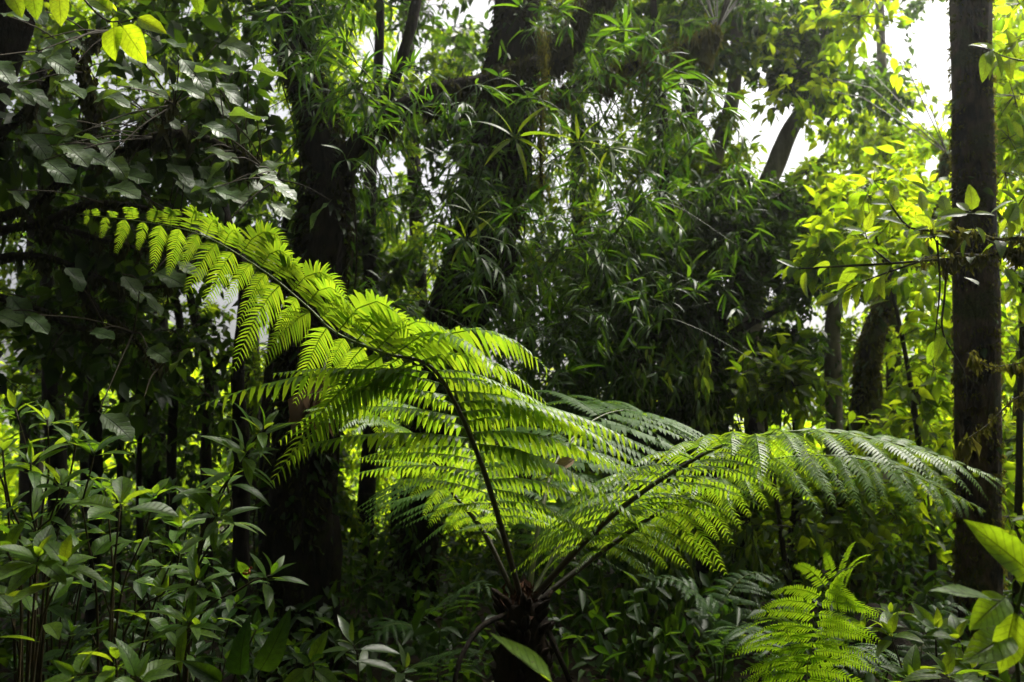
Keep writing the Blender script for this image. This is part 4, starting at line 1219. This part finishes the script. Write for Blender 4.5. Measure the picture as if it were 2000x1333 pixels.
# ---- sprig of yellow leaves at the top left, on its own slim tree
T0 = ats([(-260, 900, 2.6), (-240, 400, 2.6), (-180, 0, 2.6), (-60, -120, 2.6), (60, -110, 2.6)])
T0[0] = down_to_ground(T0[0])
yt = thing('yellow_leaved_sapling', 'sapling branch with translucent yellow leaves dangling at top left', 'sapling', T0[0])
trunk_tube(yt, T0, (.02, .018, .014, .009, .006), M['stem'], 8, .08, 3)
TW1 = ats([(60, -110, 2.6), (120, -60, 2.55), (165, 0, 2.5), (195, 32, 2.5), (222, 44, 2.5), (235, 42, 2.5)])
stem_tube(yt, TW1, .005, .0025, name='twig')
YL = [((222, 45), (224, 112), .72, .0), ((232, 42), (284, 116), .58, -.1), ((262, 30), (322, 66), .55, -.2), ((225, 28), (165, -12), .5, .2), ((240, 18), (262, 36), .6, 0), ((225, 30), (222, 60), .45, .1), ((195, -5), (232, 18), .45, .3)]
for k, (p, q, w, tz) in enumerate(YL):
    p, q = at(*p, 2.5), at(*q, 2.46 + .02 * k)
    put_leaf(yt, leaf_mesh('ovate', w, 'yellow', k % 4, 8, .1, .12), p, q - p, (rnd.uniform(-.3, .3), -.85, .35 + tz), np.linalg.norm(q - p) * .9)
for (p, q) in (((115, -20), (118, 42)), ((60, -30), (70, 30)), ((15, -30), (40, 25)), ((380, -20), (390, 22))):
    p, q = at(*p, 2.6), at(*q, 2.6)
    put_leaf(yt, leaf_mesh('ovate', .6, 'magnolia', 1, 8, .1, .12), p, q - p, (.2, -.8, .5), np.linalg.norm(q - p))

# ---- thin branches with magnolia-like leaves in front of the big trunk
T0 = ats([(2170, 1500, 4.0), (2150, 900, 4.0), (2130, 500, 4.0), (2100, 200, 4.0), (2090, -100, 4.0)])
T0[0] = down_to_ground(T0[0])
mt = thing('understorey_tree', 'slim tree at the right edge holding mossy twigs and oval leaves across the big trunk', 'tree', T0[0])
trunk_tube(mt, T0, (.05, .045, .04, .03, .02), M['bark_moss'], 10, .1, 3)
BR = [[(2130, 500, 4.0), (2030, 485, 3.9), (1975, 490, 3.85), (1930, 500, 3.8), (1860, 506, 3.8), (1800, 510, 3.8), (1740, 515, 3.85), (1650, 520, 3.9), (1560, 525, 4.0)],
      [(1975, 490, 3.85), (1920, 465, 3.8), (1900, 440, 3.75), (1898, 418, 3.7)], [(1930, 500, 3.8), (1870, 495, 3.8), (1832, 475, 3.75), (1824, 462, 3.7)],
      [(2130, 470, 4.0), (2000, 466, 3.9), (1950, 468, 3.85), (1890, 455, 3.8), (1800, 450, 3.8), (1770, 440, 3.8), (1740, 400, 3.8)], [(1800, 510, 3.8), (1700, 545, 3.85), (1640, 575, 3.9)],
      [(2140, 700, 4.0), (2040, 700, 3.9), (1980, 712, 3.85), (1930, 715, 3.8), (1890, 690, 3.8)], [(2130, 740, 4.0), (2000, 770, 3.8), (1930, 830, 3.7), (1870, 870, 3.7)],
      [(2110, 300, 4.0), (2040, 330, 3.9), (1990, 400, 3.9), (1965, 440, 3.9)], [(2100, 120, 4.0), (2010, 120, 3.9), (1960, 110, 3.8), (1930, 95, 3.75)],
      [(1850, 505, 3.8), (1845, 580, 3.8), (1842, 650, 3.8), (1880, 720, 3.8), (1888, 760, 3.8)], [(1830, 470, 3.75), (1836, 560, 3.8), (1826, 660, 3.8)],
      [(2130, 560, 4.0), (2010, 560, 3.9), (1960, 520, 3.85)], [(1740, 515, 3.85), (1700, 480, 3.9), (1690, 455, 3.9)], [(1860, 190, 4.4), (1790, 185, 4.3), (1700, 175, 4.3)]]
BRP = []
for k, c in enumerate(BR[:-1]):
    P = ats(c); BRP.append(P)
    r0 = .012 if k in (0, 3) else .006
    b = MB(); b.tube(spline(P, 26), (r0, r0 * .7, r0 * .35), 6, .15, 80 + k); b.build('branch', M['bark_moss'] if k in (0, 3) else M['stem'], mt)
hanging_moss('moss', mt, [BRP[0][:6], BRP[0][1:5], BRP[3][:5], BRP[5], BRP[6]], 420, .03, .12, M['moss'], width=.003, spread=.012)
ML = [((1898, 418), (1900, 362), .5), ((1898, 418), (1838, 415), .45), ((1898, 418), (1942, 414), .4), ((1895, 415), (1868, 395), .5), ((1824, 462), (1822, 420), .5), ((1824, 462), (1790, 462), .4), ((1824, 460), (1858, 460), .4),
      ((1802, 418), (1800, 372), .5), ((1905, 440), (1925, 470), .6), ((1915, 560), (1885, 540), .5), ((1815, 378), (1786, 352), .4), ((1830, 345), (1852, 372), .4), ((1770, 440), (1720, 420), .45), ((1740, 400), (1752, 360), .45),
      ((1740, 400), (1700, 392), .4), ((1690, 455), (1650, 440), .4), ((1690, 455), (1705, 415), .45), ((1560, 525), (1520, 505), .4), ((1640, 575), (1600, 590), .4), ((1700, 545), (1690, 590), .4), ((1780, 455), (1810, 440), .4),
      ((1965, 440), (1985, 395), .5), ((1990, 400), (1960, 370), .5), ((2005, 370), (1985, 330), .5), ((1930, 95), (1925, 150), .4), ((1940, 100), (1965, 145), .4), ((1960, 110), (1985, 80), .5), ((1985, 118), (1970, 60), .5), ((1930, 95), (1905, 80), .4),
      ((1960, 520), (1990, 560), .45), ((1985, 560), (1960, 590), .45), ((1850, 420), (1838, 380), .5), ((1860, 430), (1825, 440), .45), ((1842, 650), (1830, 700), .35), ((1826, 660), (1815, 710), .35)]
for k, (p, q, w) in enumerate(ML):
    d = 3.72 + rnd.uniform(-.06, .1)
    p, q = at(*p, d), at(*q, d + rnd.uniform(-.08, .08))
    put_leaf(mt, leaf_mesh('ovate', w, 'magnolia', k % 4, 8, .15, .15), p, q - p, (rnd.uniform(-.35, .35), -.7, .55), np.linalg.norm(q - p) * .95)
for P in (BRP[0], BRP[3], BRP[4], BRP[7], BRP[8], BRP[12]):
    leafy(mt, P, 12, .12, 'ovate', .45, 'magnolia', start=.45, hang=.2)

# ---- hanging leaves right of the tree fern
def vine(label, strands, L, kind, ratio, mat, per, name='hanging_vine', cat='vine', hang=.8, smat='stem'):
    t = thing(name, label, cat, strands[0][0])
    for P in strands:
        stem_tube(t, P, .0035, .002, smat, 'vine_stem')
        leafy(t, P, per, L, kind, ratio, mat, start=.02, out=.55, hang=hang, droop=.2)
    return t


def drops(x0, x1, y0, y1, d0, d1, n, ln):
    out = []
    for _ in range(n):
        x, y, d = rnd.uniform(x0, x1), rnd.uniform(y0, y1), rnd.uniform(d0, d1)
        h = ln * rnd.uniform(.6, 1.3)
        out.append(ats([(x, y, d), (x + rnd.uniform(-12, 12), y + h * .5, d), (x + rnd.uniform(-25, 25), y + h, d)]))
    return out


vine('curtain of glossy hanging leaves beside the fern trunk on its right', drops(1140, 1330, 960, 1180, 5.2, 6.4, 22, 110), .13, 'lance', .27, 'hang', 11)
vine('glossy hanging leaves below the right fern frond', drops(1300, 1480, 930, 1120, 5.2, 6.4, 22, 110), .12, 'lance', .32, 'hang', 11)
vine('yellowish vine leaves low right of the fern trunk', drops(1160, 1340, 1140, 1290, 4.6, 5.4, 16, 90), .11, 'ovate', .42, 'shrub_dark', 8)
vine('pale leaves climbing the black trunk below the right frond', drops(1590, 1700, 930, 1080, 6.4, 7.0, 14, 90), .12, 'lance', .33, 'hang', 8)
vine('shaded hanging leaves above the pale back frond', drops(1240, 1480, 640, 800, 5.4, 6.6, 20, 120), .12, 'lance', .3, 'hang', 9)
vine('dim hanging strands between the black trunk and the centre trunk', drops(690, 800, 930, 1150, 6.0, 7.0, 14, 140), .12, 'lance', .25, 'shrub_dark', 8)

# ---- climbing bamboo
def bamboo(label, starts, seed, L=.19, per=5, nlv=7, mat='bamboo', length=(120, 260), back=None):
    """arching stems with fans of blade leaves; starts: (px, py, depth, lean)"""
    rg = random.Random(seed)
    t = thing('climbing_bamboo', label, 'bamboo', at(*starts[0][:3]))
    for (x, y, d, lean) in starts:
        h = rg.uniform(*length)
        dx = lean * h * .8
        L_ = L * rg.uniform(.65, 1.2)
        P = ats([(x, y, d), (x + dx * .35, y - h * .30, d - .1), (x + dx * .75, y - h * .25, d - .2), (x + dx * 1.15, y + h * .1, d - .28)])
        stem_tube(t, P, .004, .0018, 'stem_green')
        S_ = spline(P, 30); T_ = tangents(S_)
        for k in range(per):
            u = .25 + .75 * k / (per - 1)
            i = min(29, int(u * 29))
            c = S_[i]
            dirv = nrm(T_[i] * .6 + np.array((rg.uniform(-.9, .9), rg.uniform(-.9, .3), rg.uniform(-.25, .6))))
            side = nrm(np.cross(dirv, Z + rv(.2)))
            up = np.cross(side, dirv)
            m = nlv - rg.randrange(5)
            fan = rg.uniform(.5, 1.2)
            for j in range(m):
                f = (j - (m - 1) / 2) / max(1, (m - 1) / 2)
                ax = dirv * math.cos(f * fan) + side * math.sin(f * fan) + up * rg.uniform(-.15, .25) - Z * .12
                put_leaf(t, leaf_mesh('bamboo', rg.choice((.10, .12, .14)), mat, rg.randrange(6), 7, .5, .12), c, ax + rv(.18), up + Z * .3 + rv(.3), L_ * rg.uniform(.55, 1.2) * (1 - .2 * abs(f)))
    for k in range(4):                                # long bare canes
        x, y, d, _ = rg.choice(starts)
        e = rg.choice((-1, 1))
        P = ats([(x - e * rg.uniform(60, 160), y + rg.uniform(120, 260), d + .2), (x, y, d), (x + e * rg.uniform(60, 120), y - rg.uniform(-20, 80), d - .1), (x + e * rg.uniform(150, 240), y + rg.uniform(0, 120), d - .2)])
        stem_tube(t, P, .0045, .002, 'stem_green', 'cane', 26)
    return t


def spots(x0, x1, y0, y1, d0, d1, n, seed):
    rg = random.Random(seed)
    return [(rg.uniform(x0, x1), rg.uniform(y0, y1), rg.uniform(d0, d1), rg.choice((-1, 1)) * rg.uniform(.4, 1)) for _ in range(n)]


bamboo('climbing bamboo spraying over the arched limb at top centre', spots(980, 1260, 60, 260, 4.6, 5.3, 9, 1), 1)
bamboo('bamboo sprays high on the black trunk left of the sky glint', spots(590, 830, 60, 300, 4.6, 5.3, 8, 2), 2)
bamboo('bamboo sprays at the middle of the centre trunk', spots(840, 1080, 420, 680, 5.0, 5.8, 9, 3), 3)
bamboo('bamboo leaves fanning out below the mossy drop at centre right', spots(1060, 1330, 330, 560, 4.8, 5.6, 9, 4), 4)
bamboo('bamboo thicket behind the fern above its back frond', spots(1060, 1340, 580, 800, 4.9, 5.7, 9, 5), 5)
bamboo('few bamboo sprays just above the big left frond', spots(720, 900, 560, 720, 4.8, 5.5, 4, 6), 6)
bamboo('bamboo sprays below the white sky gap', spots(1320, 1480, 380, 620, 5.6, 6.2, 6, 7), 7)
# bright sprig in front of the centre trunk
t = thing('climbing_bamboo', 'brightest bamboo sprig in front of the centre trunk under the arched limb', 'bamboo', at(1050, 330, 4.6))
for (x, y, d) in ((1005, 270, 4.5), (1130, 280, 4.5), (925, 420, 4.7), (910, 470, 4.7), (1190, 290, 4.6)):
    c = at(x, y, d)
    stem_tube(t, [at(1050, 330, 4.6), (c + at(1050, 330, 4.6)) / 2 + np.array((0, 0, .05)), c], .003, .0015, 'stem_green')
    for j in range(8):
        a = -2.9 + j * .78 + rnd.uniform(-.2, .2)
        put_leaf(t, leaf_mesh('bamboo', .15, 'magnolia', j % 4, 7, .3, .12), c, (math.cos(a), rnd.uniform(-.6, .1), math.sin(a) * .75), Z + rv(.3) + np.array((0, -.4, 0)), .20 * rnd.uniform(.75, 1.15))
# dense bamboo further back: one mass
P, A, N, TW = clump_leaves(ell(1150, 170, 200, 200, 5.9, 6.9, 26, .42, 60) + ell(670, 230, 130, 200, 5.9, 6.9, 14, .38, 60) + ell(1050, 560, 300, 240, 6.2, 7.2, 40, .45, 70) + ell(1300, 480, 160, 200, 6.2, 7.4, 16, .45, 60)
                           + ell(1200, 740, 200, 100, 6, 7.2, 12, .4, 60) + ell(640, 110, 110, 150, 4.9, 5.5, 11, .33, 45) + ell(980, 340, 80, 150, 5.6, 6.2, 10, .33, 45), .5)
bm = thing('bamboo_thicket', 'deep thicket of narrow bamboo leaves behind the sprays around the centre trunk', 'bamboo', down_to_ground(at(1000, 1000, 6.8)))
bulk('foliage', P, A, N, .17 * RNG.uniform(.7, 1.25, len(P)), .011, 'blade', M['bamboo'], bm)
twig_mesh('twigs', TW, .004, M['stem_green'], bm)

# ---- mossy drop, dead leaf, dead palm frond
m0 = at(1058, 215, 5.2)
t = thing('moss_strand', 'long yellow moss strand dangling in front of the centre trunk', 'moss', m0)
P = ats([(1060, 60, 5.5), (1059, 160, 5.3), (1056, 270, 5.2), (1058, 378, 5.2)])
stem_tube(t, P, .006, .012, 'bark_moss', 'core')
hanging_moss('strands', t, [P, P], 900, .03, .10, M['moss'], width=.003, spread=.022)
p, q = at(1122, 898, 3.0), at(1078, 926, 2.98)
t = tag(bpy.data.objects.new('dead_leaf', leaf_mesh('ovate', .55, 'dead', 1, 7, .1, .2)), 'dry pinkish brown leaf caught on the tree fern fronds', 'leaf')
COL.objects.link(t)
a = nrm(q - p); n_ = np.array((-.2, -.6, .75)); n_ = nrm(n_ - a * np.dot(n_, a)); x_ = np.cross(a, n_); s_ = np.linalg.norm(q - p) * 1.15
t.matrix_world = Matrix(((x_[0] * s_, a[0] * s_, n_[0] * s_, p[0]), (x_[1] * s_, a[1] * s_, n_[1] * s_, p[1]), (x_[2] * s_, a[2] * s_, n_[2] * s_, p[2]), (0, 0, 0, 1)))
c = at(628, 742, 4.6)
t = thing('dead_palm_frond', 'dry brown frayed frond hanging against the black trunk', 'frond', c)
stem_tube(t, [at(640, 690, 4.9), at(634, 715, 4.7), c], .008, .006, 'rachis', 'stalk')
n = 70
A = RNG.normal(0, .18, (n, 3)); A[:, 2] -= 1; A[:, 0] -= RNG.uniform(-.05, .42, n)
bulk('fibres', c + RNG.normal(0, .012, (n, 3)), A, RNG.normal(0, 1, (n, 3)), RNG.uniform(.16, .34, n), .006, 'strand', M['deadfib'], t)

# ---- ground cover
n = 16000
x = RNG.uniform(-6, 6, n); y = RNG.uniform(4.0, 11, n)
P = np.stack([x, y, np.array([ground_z(a, b_) for a, b_ in zip(x, y)]) + RNG.uniform(.02, .75, n) ** 1.3], 1)
A = RNG.normal(0, 1, (n, 3)); A[:, 2] += .1
N = RNG.normal(0, .4, (n, 3)); N[:, 2] += 1; N[:, 1] -= .2
tag(bulk('ground_cover', P, A, N, RNG.uniform(.07, .16, n), RNG.uniform(.016, .034, n), 'oval', M['dark']), 'low dark leafy ground cover over the forest floor', 'ground cover', None, 'stuff')

# ------------------------------------------------------------------ thin mist added to imitate lens glow round the sky gaps
def haze(density):
    b = MB()
    x0, x1, y0, y1, z0, z1 = -905, 905, -905, 1505, -11, 13
    V = [(x, y, z) for z in (z0, z1) for y in (y0, y1) for x in (x0, x1)]
    b.add(V, [(0, 2, 3, 1), (4, 5, 7, 6), (0, 1, 5, 4), (2, 6, 7, 3), (0, 4, 6, 2), (1, 3, 7, 5)])
    m = bpy.data.materials.new('haze')
    m.use_nodes = True
    nt = m.node_tree
    nt.nodes.clear()
    out = nt.nodes.new('ShaderNodeOutputMaterial')
    v = nt.nodes.new('ShaderNodeVolumePrincipled')
    v.inputs['Color'].default_value = (.93, .97, .93, 1)
    v.inputs['Density'].default_value = density
    v.inputs['Anisotropy'].default_value = .78
    nt.links.new(v.outputs[0], out.inputs['Volume'])
    o = b.build('haze', m, smooth=False)
    tag(o, 'thin pale mist added for the glow between the trees', 'haze', None, 'stuff')


haze(.0016)
S.cycles.volume_bounces = 0
